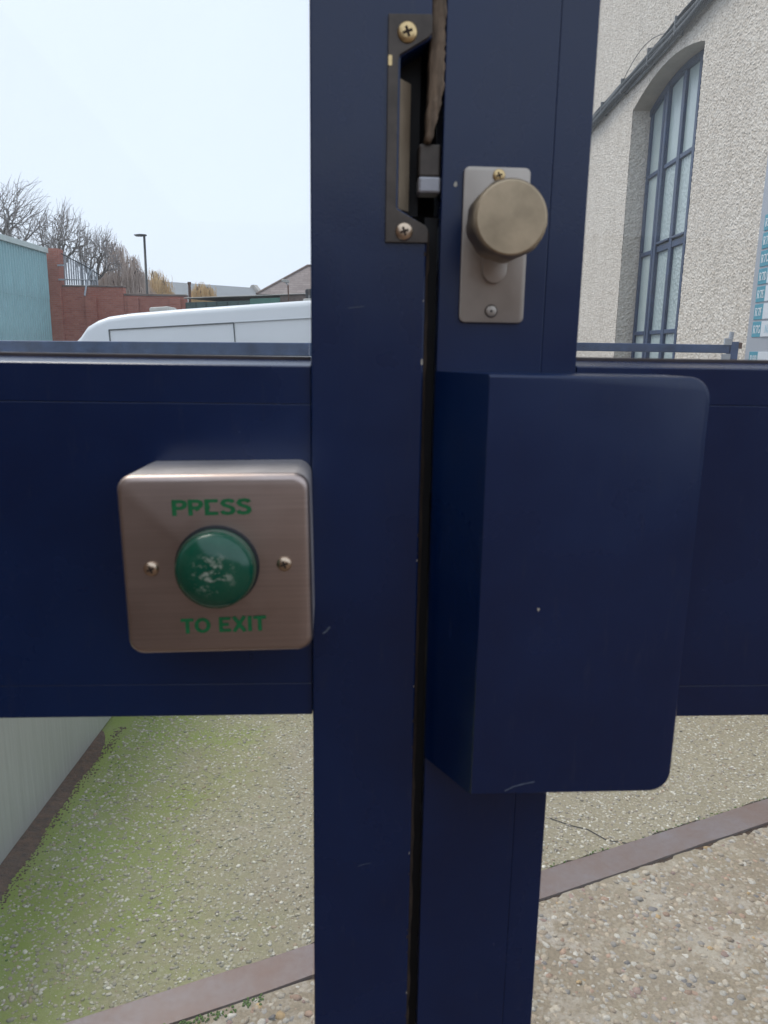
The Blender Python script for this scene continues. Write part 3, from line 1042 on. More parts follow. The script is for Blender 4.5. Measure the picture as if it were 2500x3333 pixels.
ZT, YE = 5.2, 8.42
rough_patch('wall', lambda u, v: (u * 0, WY1 + (YE - WY1) * u, .6 + (ZT - .6) * v), 140, 500, (-1, 0, 0), .0045, M['dash'], bd)
rough_patch('wall', lambda u, v: (u * 0, 3.2 + (WY0 - 3.2) * u, .6 + (ZT - .6) * v), 190, 500, (-1, 0, 0), .0045, M['dash'], bd)
rough_patch('wall', lambda u, v: (u * 0, WY0 + (WY1 - WY0) * u, arch(WY0 + (WY1 - WY0) * u) * (1 - v) + ZT * v), 118, 210, (-1, 0, 0), .0045, M['dash'], bd)
rough_patch('reveal', lambda u, v: (.20 * u, WY1 + 0 * u, .6 + (WZS - .6) * v), 12, 210, (0, -1, 0), .006, M['dash'], bd)
MB().add([p for k in range(25) for p in [(-.001, WY0 + (WY1 - WY0) * k / 24, arch(WY0 + (WY1 - WY0) * k / 24) - .001), (.2, WY0 + (WY1 - WY0) * k / 24, arch(WY0 + (WY1 - WY0) * k / 24) - .001)]],
         [(2 * k, 2 * k + 1, 2 * k + 3, 2 * k + 2) for k in range(24)]).build('reveal', M['render'], bd, smooth=True)
# plain remaining body of the building
f = MB()
f.box(.012, .30, 1.2, WY0, -.6, 7.0)
f.box(.012, .30, WY1 + .012, YE, -1.2, 7.0)
f.box(.012, .30, WY0 + .0005, WY1 + .0115, -1.0, WSILL)
f.box(.012, .30, WY0 + .0005, WY1 + .0115, WZS + WAP + .03, 6.999)
f.box(.305, 9, 1.21, YE - .01, -1.2, 6.99)
f.build('core', M['dash'], bd)
MB().box(-.0005, .0115, 1.21, 3.199, -.6, 6.99).build('wall', M['dash'], bd)
MB().box(-.0005, .0115, 3.2, YE - .001, 5.201, 6.99).build('wall', M['dash'], bd)
MB().box(.0, .0115, 3.2, YE - .001, -1.0, .599).build('wall', M['dash'], bd)
MB().box(-.05, .14, WY0 - .05, WY1 + .05, WSILL - .10, WSILL).build('sill', M['render'], bd, bevel=.006)

# steel window
wd = thing('steel_window', None, None)
wd.parent = bd
wd.name = 'window'
FX = .147
ROWS = [WSILL, 1.430, 2.075, 2.690]
cols = [(6.668, 6.420, 0), (6.290, 6.035, 1), (5.965, 5.720, 1), (5.665, 5.42, 0)]


def bar(name, y0, y1, z0, z1, x0=FX, x1=FX + .045):
    return MB().box(x0, x1, min(y0, y1), max(y0, y1), min(z0, z1), max(z0, z1)).build(name, M['steel_window'], wd, bevel=.004)


bar('frame', 6.712, 6.672, WSILL, 3.24)
bar('frame', 5.292, 5.34, WSILL, 3.24)
bar('mullion', 6.415, 6.375, WSILL, 3.305, FX - .004)
bar('mullion', 6.345, 6.295, WSILL, 3.31, FX - .010)
bar('mullion', 6.030, 5.970, WSILL, 3.327, FX - .002)
bar('mullion', 5.715, 5.670, WSILL, 3.312, FX - .010)
for y0, y1 in ((6.6715, 6.4155), (6.2945, 6.0305), (5.9695, 5.7155), (5.6695, 5.3405)):
    for zz in ROWS[1:]:
        th = .016 if zz < 2 or zz > 2.5 or y0 > 6.4 else .024
        bar('glazing_bar', y0, y1, zz - th, zz + th, FX + .001, FX + .04)
        if th > .02:
            bar('casement_rail', y0, y1, zz + th + .012, zz + th + .030, FX - .012, FX + .03)
# curved head frame
lpz = []
for k in range(25):
    y = WY0 + .003 + (WY1 - WY0 - .006) * k / 24
    z = arch(y) - .002
    lpz.append([(FX - .008, y, z), (FX - .008, y, z - .048), (FX + .04, y, z - .048), (FX + .04, y, z)])
MB().loft(lpz).build('head_frame', M['steel_window'], wd, angle=.6)
for ci, (y0, y1, kind) in enumerate(((6.671, 6.416, 0), (6.294, 6.031, 1), (5.969, 5.716, 1), (5.669, 5.341, 1))):
    zz = ROWS + [None]
    for k in range(4):
        a_ = zz[k] + .017
        mat = M['obscure'] if kind and k < 3 else M['obscure_plain']
        if zz[k + 1] is not None:
            MB().box(FX + .02, FX + .026, y1, y0, a_, zz[k + 1] - .017).build('pane', mat, wd)
        else:
            n_ = 6
            lo = [(y0 + (y1 - y0) * i / n_) for i in range(n_ + 1)]
            loop = [(y0, a_), (y1, a_)] + [(y, arch(y) - .04) for y in lo[::-1]]
            MB().loft([[(FX + .02, y, z) for y, z in loop], [(FX + .026, y, z) for y, z in loop]]).build('pane', mat, wd)

# cable bundle clipped along the wall
cb = thing('cable_bundle', 'bundle of dark cables clipped along the pebble dashed wall', 'cables', (WX, 0, 0))
random.seed(21)
for k in range(9):
    off = (-.02 - .035 * random.random(), 3.455 + (k - 4) * .0125)
    ph, am = random.uniform(0, 6), random.uniform(.004, .012)
    pts = [(off[0] + .006 * math.sin(y * 2.3 + ph), y, off[1] + am * math.sin(y * 3.1 + ph) + .004 * math.sin(y * 9 + ph * 2)) for y in np.linspace(4.2, 8.4, 44)]
    MB().tube(pts, random.choice((.009, .012, .015)) if k not in (1, 4) else .022, 6).build('cable', M['cable'] if k % 3 else M['cable_light'], cb, smooth=True)
pts = [(-.05, y, 3.47 + .11 * math.sin(math.pi * (y - 5.85) / 1.15)) for y in np.linspace(5.85, 7.0, 14)]
MB().tube(pts, .003, 5).build('loose_wire', M['cable'], cb, smooth=True)
for y in (5.0, 5.7, 6.25, 6.9, 7.5, 8.1):
    MB().box(-.068, .0, y - .007, y + .007, 3.395, 3.515).build('cable_clip', M['cable_light'], cb, bevel=.003)
    MB().tube([(-.07, y, 3.40), (-.09, y + .02, 3.36), (-.08, y + .03, 3.33)], .003, 5).build('tie_tail', M['cable'], cb)

# ------------------------------------------------------------------ directory sign on that wall
SERIF = {
    'R': (.78, [([(.16, 0), (.16, 1)], .17), ([(.16, .95), (.42, .95), (.56, .86), (.58, .74), (.54, .60), (.40, .52), (.16, .52)], .10), ([(.36, .50), (.62, .03)], .15), ([(.02, .03), (.30, .03)], .07), ([(.02, .97), (.2, .97)], .07), ([(.54, .03), (.76, .03)], .07)]),
    '7': (.62, [([(.05, .93), (.56, .93)], .14), ([(.54, .93), (.40, .55), (.28, 0)], .14), ([(.08, .95), (.08, .74)], .06)]),
    '8': (.66, [([(.33 + .19 * math.cos(2 * math.pi * k / 12), .75 + .21 * math.sin(2 * math.pi * k / 12)) for k in range(12)], .11, 1), ([(.33 + .23 * math.cos(2 * math.pi * k / 12), .27 + .24 * math.sin(2 * math.pi * k / 12)) for k in range(12)], .12, 1)]),
    'A': (.76, [([(.10, 0), (.36, .97)], .08), ([(.36, .97), (.62, 0)], .17), ([(.2, .33), (.54, .33)], .07), ([(.0, .03), (.2, .03)], .07), ([(.5, .03), (.74, .03)], .07)]),
    'B': (.70, [([(.16, 0), (.16, 1)], .17), ([(.16, .96), (.40, .96), (.52, .86), (.52, .66), (.40, .54), (.16, .54)], .10), ([(.16, .53), (.44, .53), (.58, .42), (.58, .16), (.44, .04), (.16, .04)], .10), ([(.02, .03), (.16, .03)], .07), ([(.02, .97), (.16, .97)], .07)]),
    'C': (.70, [([(.60, .74), (.52, .90), (.36, .96), (.18, .84), (.11, .5), (.18, .16), (.36, .04), (.52, .10), (.60, .26)], .13), ([(.60, .95), (.60, .70)], .05)]),
    'D': (.76, [([(.16, 0), (.16, 1)], .17), ([(.16, .96), (.40, .96), (.56, .84), (.63, .5), (.56, .16), (.40, .04), (.16, .04)], .12), ([(.02, .03), (.16, .03)], .07), ([(.02, .97), (.16, .97)], .07)]),
    'E': (.68, [([(.16, 0), (.16, 1)], .17), ([(.02, .96), (.58, .96)], .08), ([(.02, .04), (.60, .04)], .08), ([(.16, .52), (.44, .52)], .08), ([(.58, .98), (.58, .74)], .06), ([(.60, .02), (.60, .28)], .06), ([(.44, .64), (.44, .40)], .05)]),
    'F': (.64, [([(.16, 0), (.16, 1)], .17), ([(.02, .96), (.56, .96)], .08), ([(.16, .52), (.44, .52)], .08), ([(.56, .98), (.56, .74)], .06), ([(.44, .64), (.44, .40)], .05), ([(.02, .03), (.32, .03)], .07)]),
    'G': (.76, [([(.60, .74), (.52, .90), (.36, .96), (.18, .84), (.11, .5), (.18, .16), (.36, .04), (.52, .08), (.60, .16)], .13), ([(.60, .04), (.60, .42)], .15), ([(.42, .42), (.70, .42)], .06), ([(.60, .95), (.60, .70)], .05)]),
    'N': (.80, [([(.14, 0), (.14, 1)], .08), ([(.14, .98), (.60, .02)], .16), ([(.60, 0), (.60, 1)], .08), ([(.02, .03), (.26, .03)], .06), ([(.5, .97), (.72, .97)], .06)]),
    'a': (.58, [([(.10, .52), (.20, .62), (.36, .62), (.42, .50), (.42, .03)], .11), ([(.42, .38), (.20, .32), (.10, .18), (.18, .04), (.34, .06), (.42, .16)], .09)]),
}
SGX = WX - .026
sg = thing('directory_sign', 'grey wall directory sign with teal number tabs and white name strips', 'sign', (SGX, 0, 0))
MB().box(0, .018, 3.15, 4.212, 1.02, 2.62).build('backing_board', M['sign_grey'], sg, bevel=.004)
for yy in (3.3, 4.1):
    MB().box(.0185, .0258, yy - .02, yy + .02, 1.3, 2.4).build('standoff', M['galv'], sg)


def sign_text(text, ystart, zc, hgt, wid, mat, parent, x):
    f = MB()
    y = ystart
    n = 0
    for c in text:
        w, strokes = SERIF[c]
        for stx in strokes:
            n += 1
            f.ribbon(stx[0], stx[1], lambda a, b_, y=y, n=n: (x - .00012 * n, y - a * wid, zc + (b_ - .5) * hgt), len(stx) > 2)
        y -= w * wid
    f.build('lettering', mat, parent)


rows = ['R7A', 'R7B', 'R7C', 'R7D', 'R7E', 'R7F', 'R7G', None, 'R8B']
TOPZ = 1.433
for k, code in enumerate(rows):
    if code is None:
        continue
    zt = TOPZ + (6 - k) * .0905 if k < 7 else 1.277
    tb = MB().box(-.004, -.0005, 4.055, 4.152, zt - .080, zt).build('number_tab', M['sign_teal'], sg, bevel=.001)
    sign_text(code, 4.140, zt - .040, .040, .038, M['ink_white'], tb, -.0045)
    ns = MB().box(-.007, -.0005, 3.2, 4.051, zt - .0795, zt - .001).build('name_strip', M['sign_white'], sg, bevel=.001)
    if code == 'R7G':
        sign_text('Na', 4.010, zt - .040, .040, .040, M['ink_blue'], ns, -.0075)

# ------------------------------------------------------------------ barriers in front
br = thing('swing_barrier', 'scuffed blue steel barrier bar in front of the white van', 'barrier', (0, 4.2, 0))
MB().box(-3.6, -.30, 0, .07, 1.219, 1.291).build('bar', M['navy_bar'], br, bevel=.006, segs=3)
for x in (-3.52, -.36):
    MB().box(x - .035, x + .035, .0705, .14, -.2, 1.24).build('post', M['navy_bar'], br, bevel=.004)
br.rotation_euler = (0, R(-.45), 0)
br = thing('handrail_barrier', 'blue grey steel bar ending at a clamped post beside the sign', 'barrier', (0, 4.0, 0))
MB().box(.45, 1.795, 0, .045, 1.266, 1.309).build('bar', M['navy_bar'], br, bevel=.004, segs=3)
MB().box(1.796, 1.835, -.01, .05, -.2, 1.325).build('post', M['navy_bar'], br, bevel=.003)
MB().box(.46, .51, .0455, .09, -.2, 1.29).build('post', M['navy_bar'], br, bevel=.003)
MB().box(1.757, 1.794, -.018, -.001, 1.308, 1.342).build('clamp', M['galv'], br, bevel=.002)
MB().box(1.752, 1.794, -.018, -.001, 1.222, 1.262).build('clamp', M['galv'], br, bevel=.002)
MB().tube([(1.80, .02, 1.325), (1.805, .02, 1.375)], .012, 8).build('clamp_bolt', M['galv'], br)
MB().box(1.836, 1.858, .0, .03, 1.29, 1.322).build('latch_block', M['flue'], br, bevel=.004)

# ------------------------------------------------------------------ white van
VY = 8.9
vt = math.atan(.071)
van = thing('parked_van', 'white high roofed panel van parked across the end of the path', 'van', (-5.25, VY, street(-5.25) - .045), (0, -vt, 0))
prof = [(0.02, .30), (0.0, .62), (.06, .95), (.30, 1.12), (1.04, 1.30), (1.68, 2.13), (1.82, 2.30), (1.90, 2.395), (2.02, 2.455), (2.16, 2.495), (2.40, 2.515), (3.0, 2.53), (5.86, 2.56), (5.98, 2.46), (6.02, 1.2), (6.0, .34)]
VW = 1.98


def tuck(h):
    return 0 if h < 1.25 else .11 * ((h - 1.25) / 1.3) ** 1.6


bm_l = []
for side, inset in ((0, 0), (0, .022), (1, .022), (1, 0)):
    pass
f = MB()
layers = [(0.0, .085), (.03, .035), (.10, .010), (.22, 0.0), (VW / 2, -.012), (VW - .22, 0.0), (VW - .10, .010), (VW - .03, .035), (VW, .085)]
loops = []
for y, drop in layers:
    lp = []
    for (x, z) in prof:
        d = drop if z > 2.2 else 0
        edge = min(y, VW - y)
        tk = tuck(z) * max(0, 1 - edge / (VW / 2))
        yy = y + (tk if y < VW / 2 else -tk)
        xx = x + (.10 * (1 - min(1, edge / .5)) if x < 1.1 and z > .5 else 0)
        lp.append((xx, yy, z - d))
    loops.append(lp)
f.loft(loops)
body = f.build('body', M['van'], van, angle=.75)


def side_y(z):
    return tuck(z) + .0


def van_strip(name, x0, x1, z0, z1, mat, proud, parent=body):
    z_a, z_b = min(z0, z1), max(z0, z1)
    MB().add([(x0, side_y(z_a) - proud, z_a), (x1, side_y(z_a) - proud, z_a), (x1, side_y(z_b) - proud, z_b), (x0, side_y(z_b) - proud, z_b),
              (x0, side_y(z_a) + .02, z_a), (x1, side_y(z_a) + .02, z_a), (x1, side_y(z_b) + .02, z_b), (x0, side_y(z_b) + .02, z_b)],
             [(0, 1, 2, 3), (5, 4, 7, 6), (4, 0, 3, 7), (1, 5, 6, 2), (3, 2, 6, 7), (4, 5, 1, 0)]).build(name, mat, parent)


# sliding side door: panel with gaps, moulding below
van_strip('panel_gap', 2.16, 2.172, .45, 2.335, M['van_gap'], .001)
van_strip('panel_gap', 2.172, 3.625, 2.325, 2.336, M['van_gap'], .001)
van_strip('panel_gap', 3.625, 3.637, .45, 2.335, M['van_gap'], .001)
van_strip('panel_gap', 3.637, 5.7, 2.330, 2.336, M['van_groove'], .001)
van_strip('side_moulding', 3.2, 3.622, 1.995, 2.025, M['van_groove'], .006)
van_strip('side_moulding', 3.64, 5.7, 2.005, 2.022, M['van_groove'], .006)
van_strip('cab_window', 1.25, 2.05, 1.32, 1.90, M['darkglass'], .004)
# windscreen
MB().add([(1.10, .30, 1.41), (1.53, .33, 1.965), (1.53, VW - .33, 1.965), (1.10, VW - .30, 1.41)], [(0, 1, 2, 3)]).build('windscreen', M['darkglass'], body, loc=(-.03, 0, .02))
for y in (.12, VW - .42):
    MB().box(-.004, .10, y, y + .30, .78, .98).build('headlight', M['lens'], van, bevel=.03)
MB().box(-.05, .30, .05, VW - .05, .30, .58).build('bumper', M['plastic'], van, bevel=.04)
for x in (1.05, 4.75):
    for y in (.12, VW - .12):
        wl_ = MB()
        wl_.lathe([(.20, -.11), (.33, -.11), (.345, -.08), (.345, .08), (.33, .11), (.20, .11)], (x, y, .345), 28)
        w_ = wl_.build('wheel', M['tyre'], van, angle=.6)
        MB().lathe([(.05, -.10), (.19, -.095), (.199, -.112), (.199, .0)], (x, y, .345), 24).build('rim', M['galv'], w_, angle=.6)
MB().box(1.25, 1.42, -.22, -.02, 1.30, 1.62).build('mirror', M['plastic'], van, bevel=.04)
MB().box(2.55, 2.80, .45, .80, 2.525, 2.585).build('roof_vent', M['vent'], van, bevel=.025, segs=3)
rv = MB().box(4.42, 4.85, .50, .9, 2.545, 2.585).build('roof_vent', M['vent'], van, bevel=.012)
MB().box(4.45, 4.82, .53, .87, 2.586, 2.70).build('vent_cowl', M['plastic'], rv, bevel=.02)

# ------------------------------------------------------------------ teal shed
sh = thing('teal_shed', 'teal corrugated metal shed with pale top flashing', 'shed', (-13.5, 0, 0))
Y0, Y1, ZT_, ZJ = 20.0, 31.0, 4.82, 3.05
MB().box(-9, -.08, Y0, Y1, -2.2, 4.7).build('core', M['teal'], sh)


def sheet_mesh(h):
    f = MB()
    prf = []
    for k in range(5):
        y = k * .2
        prf += [(0, y), (0, y + .11), (.035, y + .135), (.035, y + .175)]
    prf.append((0, 1.0 - .001))
    n = len(prf)
    f.add([(x, y, 0) for x, y in prf] + [(x, y, h) for x, y in prf], [(i, i + 1, n + i + 1, n + i) for i in range(n - 1)])
    return f


for (z0, hh, dx) in ((-2.2, ZJ + 2.2, 0), (ZJ + .0, ZT_ - ZJ, .012)):
    me = None
    for k in range(int(Y1 - Y0)):
        if me is None:
            o = sheet_mesh(hh).build('cladding_sheet', M['teal'], sh)
            me = o.data
        else:
            o = link('cladding_sheet', me, M['teal'], sh)
        o.location = (-.06 + dx, Y0 + k, z0)
MB().box(-.08, .06, Y0, Y1, ZT_ + .001, ZT_ + .20).build('flashing', M['flash'], sh, bevel=.01)

# ------------------------------------------------------------------ red brick wall and what stands on it
bw = thing('brick_wall', 'stepped red brick wall with a tall end pier', 'wall', (0, 31.3, 0))
MB().box(-13.86, -13.17, -.06, .46, -2.6, 5.05).build('pier', M['brick'], bw, bevel=.01)
MB().box(-13.165, -10.70, .1, .44, -2.6, 3.60).build('wall_section', M['brick'], bw)
MB().box(-10.695, -8.19, .12, .44, -2.6, 3.28).build('wall_section', M['brick'], bw)
MB().box(-13.165, -10.68, .07, .47, 3.602, 3.66).build('coping', M['coping'], bw, bevel=.01)
MB().box(-10.675, -8.17, .09, .47, 3.282, 3.36).build('coping', M['coping'], bw, bevel=.01)
for x in (-12.0, -10.3, -8.6):
    MB().box(x - .22, x + .22, -.02, .0985, -2.6, 3.2).build('pilaster', M['brick'], bw, bevel=.01)
for z in (4.40, 3.85):
    MB().box(-13.20, -12.95, -.12, -.062, z - .03, z + .03).build('fence_bracket', M['galv'], bw)

pf = thing('palisade_fence', 'galvanised palisade fence raking down on top of the brick wall', 'fence', (0, 31.55, 3.66))
random.seed(6)
pale_me = None
for k in range(15):
    x = -13.09 + k * .093
    h = 1.24 - (x + 13.1) * .50 + random.uniform(-.04, .10)
    f = MB()
    w = .033
    f.loft([[(-w, 0, 0), (0, -.018, 0), (w, 0, 0), (0, -.006, 0)], [(-w, 0, .86), (0, -.018, .86), (w, 0, .86), (0, -.006, .86)],
            [(-.006, 0, 1.0), (0, -.006, 1.0), (.006, 0, 1.0), (0, -.003, 1.0)]])
    if pale_me is None:
        o = f.build('pale', M['galv'], pf)
        pale_me = o.data
    else:
        o = link('pale', pale_me, M['galv'], pf)
    o.location = (x, 0, .02)
    o.rotation_euler = (0, random.uniform(-.03, .03), 0)
    o.scale = (1, 1, h)
MB().tube([(-13.15, -.05, 1.22), (-12.2, -.05, .75), (-11.55, -.05, .36)], .022, 6).build('raking_rail', M['lamp'], pf)
MB().tube([(-13.1, -.04, .22), (-11.8, -.04, .22)], .022, 6).build('rail', M['galv'], pf)
MB().tube([(-12.20, -.33, -.42), (-12.17, -.12, .10), (-11.93, -.06, .62)], .038, 6).build('brace', M['galv'], pf)
MB().tube([(-11.76, -.02, -.10), (-11.78, -.02, .62)], .025, 6).build('post', M['galv'], pf)


def street_lamp(label, x, y, ztop, head, s=1.0):
    t = thing('street_lamp', label, 'street lamp', (x, y, -1.7), group='street lamps beyond the brick wall')
    h = ztop + 1.7
    MB().tube([(0, 0, 0), (0, 0, 1.3), (0, 0, 1.32), (0, 0, h)], [.10, .10, .075, .055], 10).build('column', M['lamp'], t, smooth=True)
    f = MB()
    f.loft([[(.10 * s, -.1, h - .02), (.10 * s, .1, h - .02), (.10 * s, .1, h + .04), (.10 * s, -.1, h + .04)],
            [(-.18 * s, -.16, h - .05), (-.18 * s, .16, h - .05), (-.18 * s, .12, h + .05), (-.18 * s, -.12, h + .05)],
            [(-head, -.13, h - .02), (-head, .13, h - .02), (-head, .11, h + .02), (-head, -.11, h + .02)]])
    hd = f.build('lamp_head', M['lamp'], t, bevel=.008)
    MB().box(-head + .06, -.2, -.09, .09, h - .058, h - .038).build('lens', M['lens'], hd)
    return t


street_lamp('tall black street lamp with a flat head against the open sky', -11.72, 37.8, 6.50, .46)
street_lamp('smaller dark street lamp seen behind the palisade fence', -16.50, 42, 6.38, .42)

# ------------------------------------------------------------------ bare trees


def bare_tree(label, base, fork, crown, ntips, seed, ivy=False, group='bare trees beyond the brick wall'):
    """fork = where the trunk divides, crown = centre x, centre z, half width, half height (all from the foot).
    Limbs divide again and again towards twig ends spread through the domed crown."""
    rnd = random.Random(seed)
    t = thing('bare_tree', label, 'tree', base, group=group)
    cx, cz, rx, rz = crown
    ends = []
    while len(ends) < ntips:
        d = Vector((rnd.gauss(0, 1), rnd.gauss(0, 1), rnd.gauss(0, 1))).normalized()
        if d.z < -.45:
            continue
        rr = rnd.random() ** .36 * (1 + .10 * math.sin(5 * math.atan2(d.z, d.x) + seed) + rnd.gauss(0, .03))
        ends.append(Vector((cx + d.x * rx * rr, d.y * rx * .9 * rr, cz + d.z * rz * rr)))
    trunk, limbs, twigs = MB(), MB(), MB()
    fork = Vector(fork)

    def curve(p, q, r0, r1, tgt, n, sides, sag):
        pts, rad = [], []
        side = Vector((rnd.gauss(0, 1), rnd.gauss(0, 1), rnd.gauss(0, .6)))
        ln = (q - p).length
        for i in range(n + 1):
            k = i / n
            w = math.sin(k * math.pi)
            pts.append(p.lerp(q, k) + side * ln * .055 * w + Vector((0, 0, sag * ln * w)) + Vector((rnd.gauss(0, 1), rnd.gauss(0, 1), rnd.gauss(0, 1))) * ln * .018 * (0 < i < n))
            rad.append(max(.0050, r0 + (r1 - r0) * k))
        tgt.tube(pts, rad, sides, cap=False)

    def grow(p, pts, depth):
        n = len(pts)
        r = .0062 + .0052 * n ** .52
        if n <= 1:
            for q in pts:
                curve(p, q, r * .85, .004, twigs, 3, 3, rnd.uniform(.0, .16))
            return
        c = sum(pts, Vector()) / n
        k = rnd.uniform(.30, .42) if depth else .22
        q = p + (c - p) * k + Vector((rnd.gauss(0, .05), rnd.gauss(0, .05), rnd.gauss(.02, .05)))
        r1 = .0062 + .0052 * (n * .8) ** .52
        curve(p, q, r, r1, limbs if n > 24 else twigs, 4 if n > 24 else 2, 6 if n > 60 else (4 if n > 24 else 3), rnd.uniform(-.05, .06))
        ax = Vector((rnd.gauss(0, 1), rnd.gauss(0, .8), rnd.gauss(0, .6)))
        ax -= (c - p).normalized() * ax.dot((c - p).normalized())
        pts = sorted(pts, key=lambda v: (v - c).dot(ax))
        if n > 6 and rnd.random() < .3:
            cut = [int(n * .33), int(n * .68)]
        else:
            cut = [int(n * rnd.uniform(.34, .62)) or 1]
        lo = 0
        for hi in cut + [n]:
            if hi > lo:
                grow(q, pts[lo:hi], depth + 1)
            lo = hi

    trunk.tube([(0, 0, 0), fork * .35 + Vector((.08, 0, 0)), fork * .7, fork], [.36, .29, .25, .20], 10)
    trunk.build('trunk', M['bark'], t, smooth=True)
    grow(fork - Vector((0, 0, .05)), ends, 0)
    limbs.build('limbs', M['bark'], t, smooth=True)
    tag(twigs.build('crown', M['twig'], t), kind='stuff')
    if ivy:
        iv = MB()
        for k in range(700):
            a, z = rnd.uniform(0, 6.28), rnd.uniform(fork.z * .6, fork.z * 1.10)
            r = .25 + rnd.random() * .25
            c = Vector((math.cos(a) * r + fork.x * z / fork.z, math.sin(a) * r, z))
            n_ = Vector((rnd.gauss(0, 1), rnd.gauss(0, 1), rnd.gauss(0, 1))).normalized()
            u_ = n_.orthogonal().normalized() * rnd.uniform(.05, .1)
            w_ = n_.cross(u_)
            iv.add([c + u_, c + w_, c - u_, c - w_], [(0, 1, 2, 3)])
        tag(iv.build('ivy', M['ivy'], t), kind='stuff')
    return t


bare_tree('tallest bare tree with an ivy covered fork above the teal shed', (-18.6, 38, -1.7), (.0, 0, 6.2), (.30, 7.9, 2.75, 3.2), 1050, 3, True)
bare_tree('bare tree with dark arching limbs behind the brick pier', (-17.1, 38.5, -1.7), (.35, 0, 5.3), (1.25, 7.6, 1.65, 2.35), 700, 14)
bare_tree('lower spreading bare tree right of the brick pier', (-16.0, 40.5, -1.7), (.3, 0, 4.7), (1.05, 7.3, 1.35, 2.0), 600, 22)


def willow(label, base, top, rx, ry, mat, n, seed, droop=.75):
    rnd = random.Random(seed)
    t = thing('willow_tree', label, 'tree', base, group='leafless willows behind the brick wall')
    MB().tube([(0, 0, 0), (.1, 0, top * .45), (0, 0, top * .8)], [.3, .2, .1], 8).build('trunk', M['bark'], t, smooth=True)
    lb, st = MB(), MB()
    tips = []
    for k in range(26):
        a = rnd.uniform(0, 6.28)
        r = rx * rnd.uniform(.35, 1.0)
        zt = top * (1 - .32 * (r / rx) ** 2) * rnd.uniform(.93, 1.0)
        pts = [Vector((0, 0, top * .5)), Vector((math.cos(a) * r * .4, math.sin(a) * ry * .4, zt * .86)), Vector((math.cos(a) * r * .85, math.sin(a) * ry * .85, zt)), Vector((math.cos(a) * r, math.sin(a) * ry, zt * .95))]
        lb.tube(pts, [.08, .05, .03, .015], 4, cap=False)
        tips += [pts[1].lerp(pts[2], rnd.random()) for _ in range(3)] + [pts[2].lerp(pts[3], rnd.random()) for _ in range(2)]
    for k in range(n):
        p = rnd.choice(tips) + Vector((rnd.gauss(0, .18), rnd.gauss(0, .18), rnd.gauss(.05, .12)))
        ln = top * rnd.uniform(.15, .42) * droop
        out_ = Vector((p.x, p.y, 0)) * rnd.uniform(.0, .10)
        q = [p, p + out_ + Vector((rnd.gauss(0, .06), 0, .10 - ln * .15)), p + out_ * 1.5 + Vector((rnd.gauss(0, .08), 0, -ln * .55)), p + out_ * 1.5 + Vector((rnd.gauss(0, .12), 0, -ln))]
        st.tube(q, [.012, .011, .010, .006], 3, cap=False)
    lb.build('limbs', M['bark'], t, smooth=True)
    tag(st.build('crown', mat, t), kind='stuff')


willow('wide pinkish leafless willow left of the tall street lamp', (-15.3, 45, -1.5), 8.9, 1.55, 1.4, M['willow_pink'], 1900, 5)
willow('golden leafless willow just right of the tall street lamp', (-14.75, 50, -1.5), 8.0, .80, .8, M['willow_gold'], 1500, 6)
willow('low golden willow in front of the grey roof', (-11.9, 50, -1.5), 7.4, .95, .8, M['willow_gold'], 1400, 7)

# ------------------------------------------------------------------ buildings far behind
fb = thing('warehouse', 'long warehouse with a plain grey pitched roof', 'building', (-18.6, 74, 0), (0, 0, math.atan2(8, 10.2)))
L2, ZE, ZR = 9.0, 4.2, 7.25
f = MB()
f.loft([[(x, -5.0, ZE), (x, 0, ZR), (x, 5.0, ZE), (x, 5.0, ZE - .2), (x, 0, ZR - .2), (x, -5.0, ZE - .2)] for x in (-L2, L2 - 2.6)])
f.build('roof', M['grey_roof'], fb)
MB().box(-L2, L2 - 2.7, -4.8, 4.8, -3, ZE - .21).build('wall', M['stone'], fb)
f = MB()
f.loft([[(x, -5.3, ZE - .1), (x, -.25, ZR + .28), (x, .25, ZR + .28), (x, 5.3, ZE - .1), (x, 5.0, -3), (x, -5.0, -3)] for x in (L2 - 2.58, L2 - 2.2)])
f.build('gable', M['stone'], fb)

hs = thing('slate_roofed_house', 'house with a brown slate hipped roof behind the green shed', 'building', (0, 40, 0))
f = MB()
E = [(-6.75, 0, 4.02), (2.6, 0, 4.02), (2.6, 8.4, 4.02), (-6.75, 8.4, 4.02)]
f.add(E + [(-4.42, 3.0, 5.75), (.4, 3.0, 5.75)], [(0, 1, 5, 4), (1, 2, 5), (2, 3, 4, 5), (3, 0, 4), (3, 2, 1, 0)])
rf = f.build('roof', M['slate'], hs)
MB().tube([(-6.75, 0, 4.03), (-4.42, 3.0, 5.77), (.4, 3.0, 5.77), (2.6, 0, 4.03)], .07, 6).build('ridge_tiles', M['coping'], rf)
MB().box(-6.4, 2.3, .3, 8.1, -2.5, 4.0).build('wall', M['stone'], hs)
for x in (-5.4, -3.4, -1.4):
    w_ = MB().box(x - .5, x + .5, .22, .298, 1.6, 3.1).build('window', M['van'], hs, bevel=.02)
    MB().box(x - .42, x + .42, .20, .218, 1.7, 3.0).build('pane', M['darkglass'], w_)

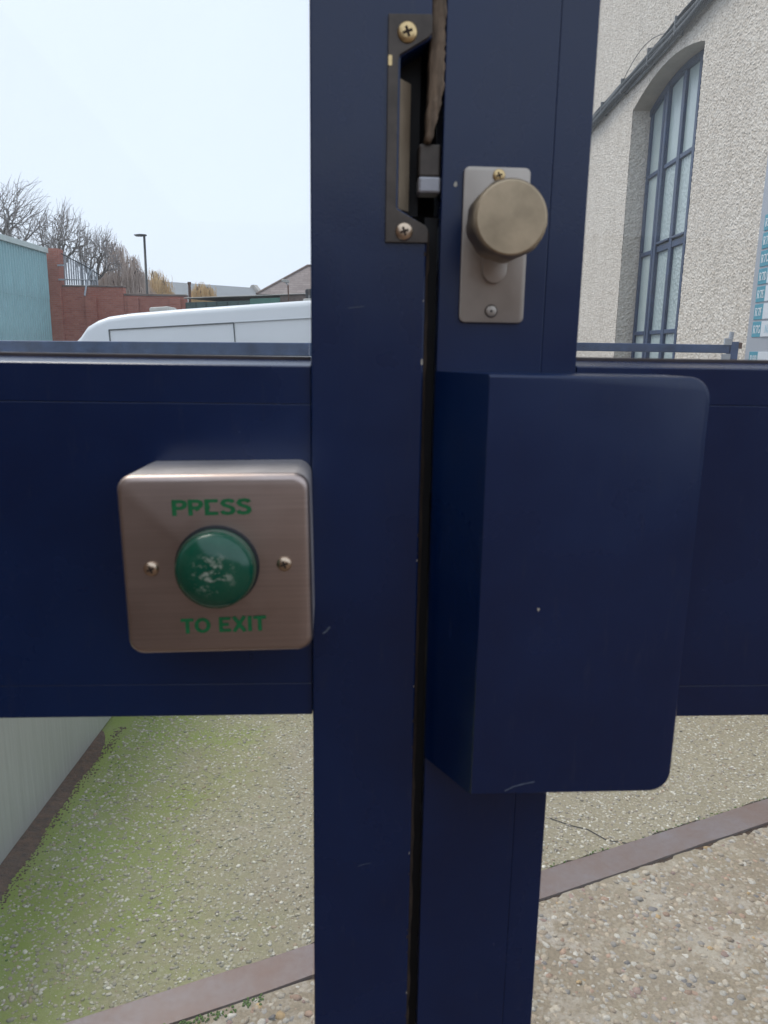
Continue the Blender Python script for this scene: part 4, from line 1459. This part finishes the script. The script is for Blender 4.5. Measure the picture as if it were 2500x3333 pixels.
gs = thing('green_shed', 'long low flat roofed shed with a dark green fascia', 'shed', (-7.05, 27, 0), (0, 0, math.atan2(-2.6, 3.95)))
MB().box(0, 3.05, 0, 4, -2.2, 2.80).build('fascia', M['dark_green'], gs, bevel=.01)
MB().box(3.052, 4.35, .005, 4, -2.2, 2.86).build('fascia', M['mid_green'], gs, bevel=.01)
MB().box(4.352, 6.2, .01, 4, -2.2, 2.92).build('end_wall', M['coping'], gs, bevel=.01)
MB().box(-.04, 6.3, -.05, 4.05, 2.925, 2.96).build('roof_edge', M['stone'], gs, bevel=.02)
for k in range(6):
    MB().box(.5 * k + .02, .5 * k + .05, -.012, -.001, -2.0, 2.78).build('fascia_joint', M['lamp'], gs)

cc = thing('security_camera', 'small security camera on a pole above the green shed', 'security camera', (-3.16, 24.2, 2.6))
MB().tube([(.08, 0, 0), (.06, 0, .62)], .022, 8).build('pole', M['flue'], cc)
MB().tube([(.06, 0, .60), (-.02, -.04, .70)], .02, 6).build('bracket', M['galv'], cc)
MB().loft([[(-.13 + .12 * 0, -.06, .70), (-.13, .05, .70), (-.13, .05, .78), (-.13, -.06, .78)], [(.10, -.06, .66), (.10, .05, .66), (.10, .05, .76), (.10, -.06, .76)]]).build('housing', M['vent'], cc, bevel=.015)
fl = thing('flue_pipe', 'short rusty flue pipe rising in front of the low golden willow', 'flue pipe', (-8.16, 32.0, 2.4))
MB().tube([(0, 0, 0), (0, 0, 1.40), (0, 0, 1.42), (0, 0, 1.50)], [.055, .055, .075, .075], 10).build('pipe', M['flue'], fl)
MB().box(-.35, .35, -.35, .35, -4.4, .0).build('chimney_stack', M['brick'], fl, bevel=.01)

# brown brick building that faces the gate from across the yard (seen only as a reflection in the metal)
bb_ = thing('yard_building', 'long brown brick building facing the gate across the yard', 'building', (0, -12, 0))
MB().box(-16, 16, -6, 0, -.5, 3.0).build('wall', M['brick_brown'], bb_)
MB().box(-16.2, 16.2, -6.2, .2, 3.005, 3.2).build('parapet', M['coping'], bb_, bevel=.02)
MB().box(-2.0, -1.5, .3, 12.3, -.5, 2.9).build('shade_wall', M['brick_brown'], bb_)  # unseen wall added to block light and darken the gate from the left
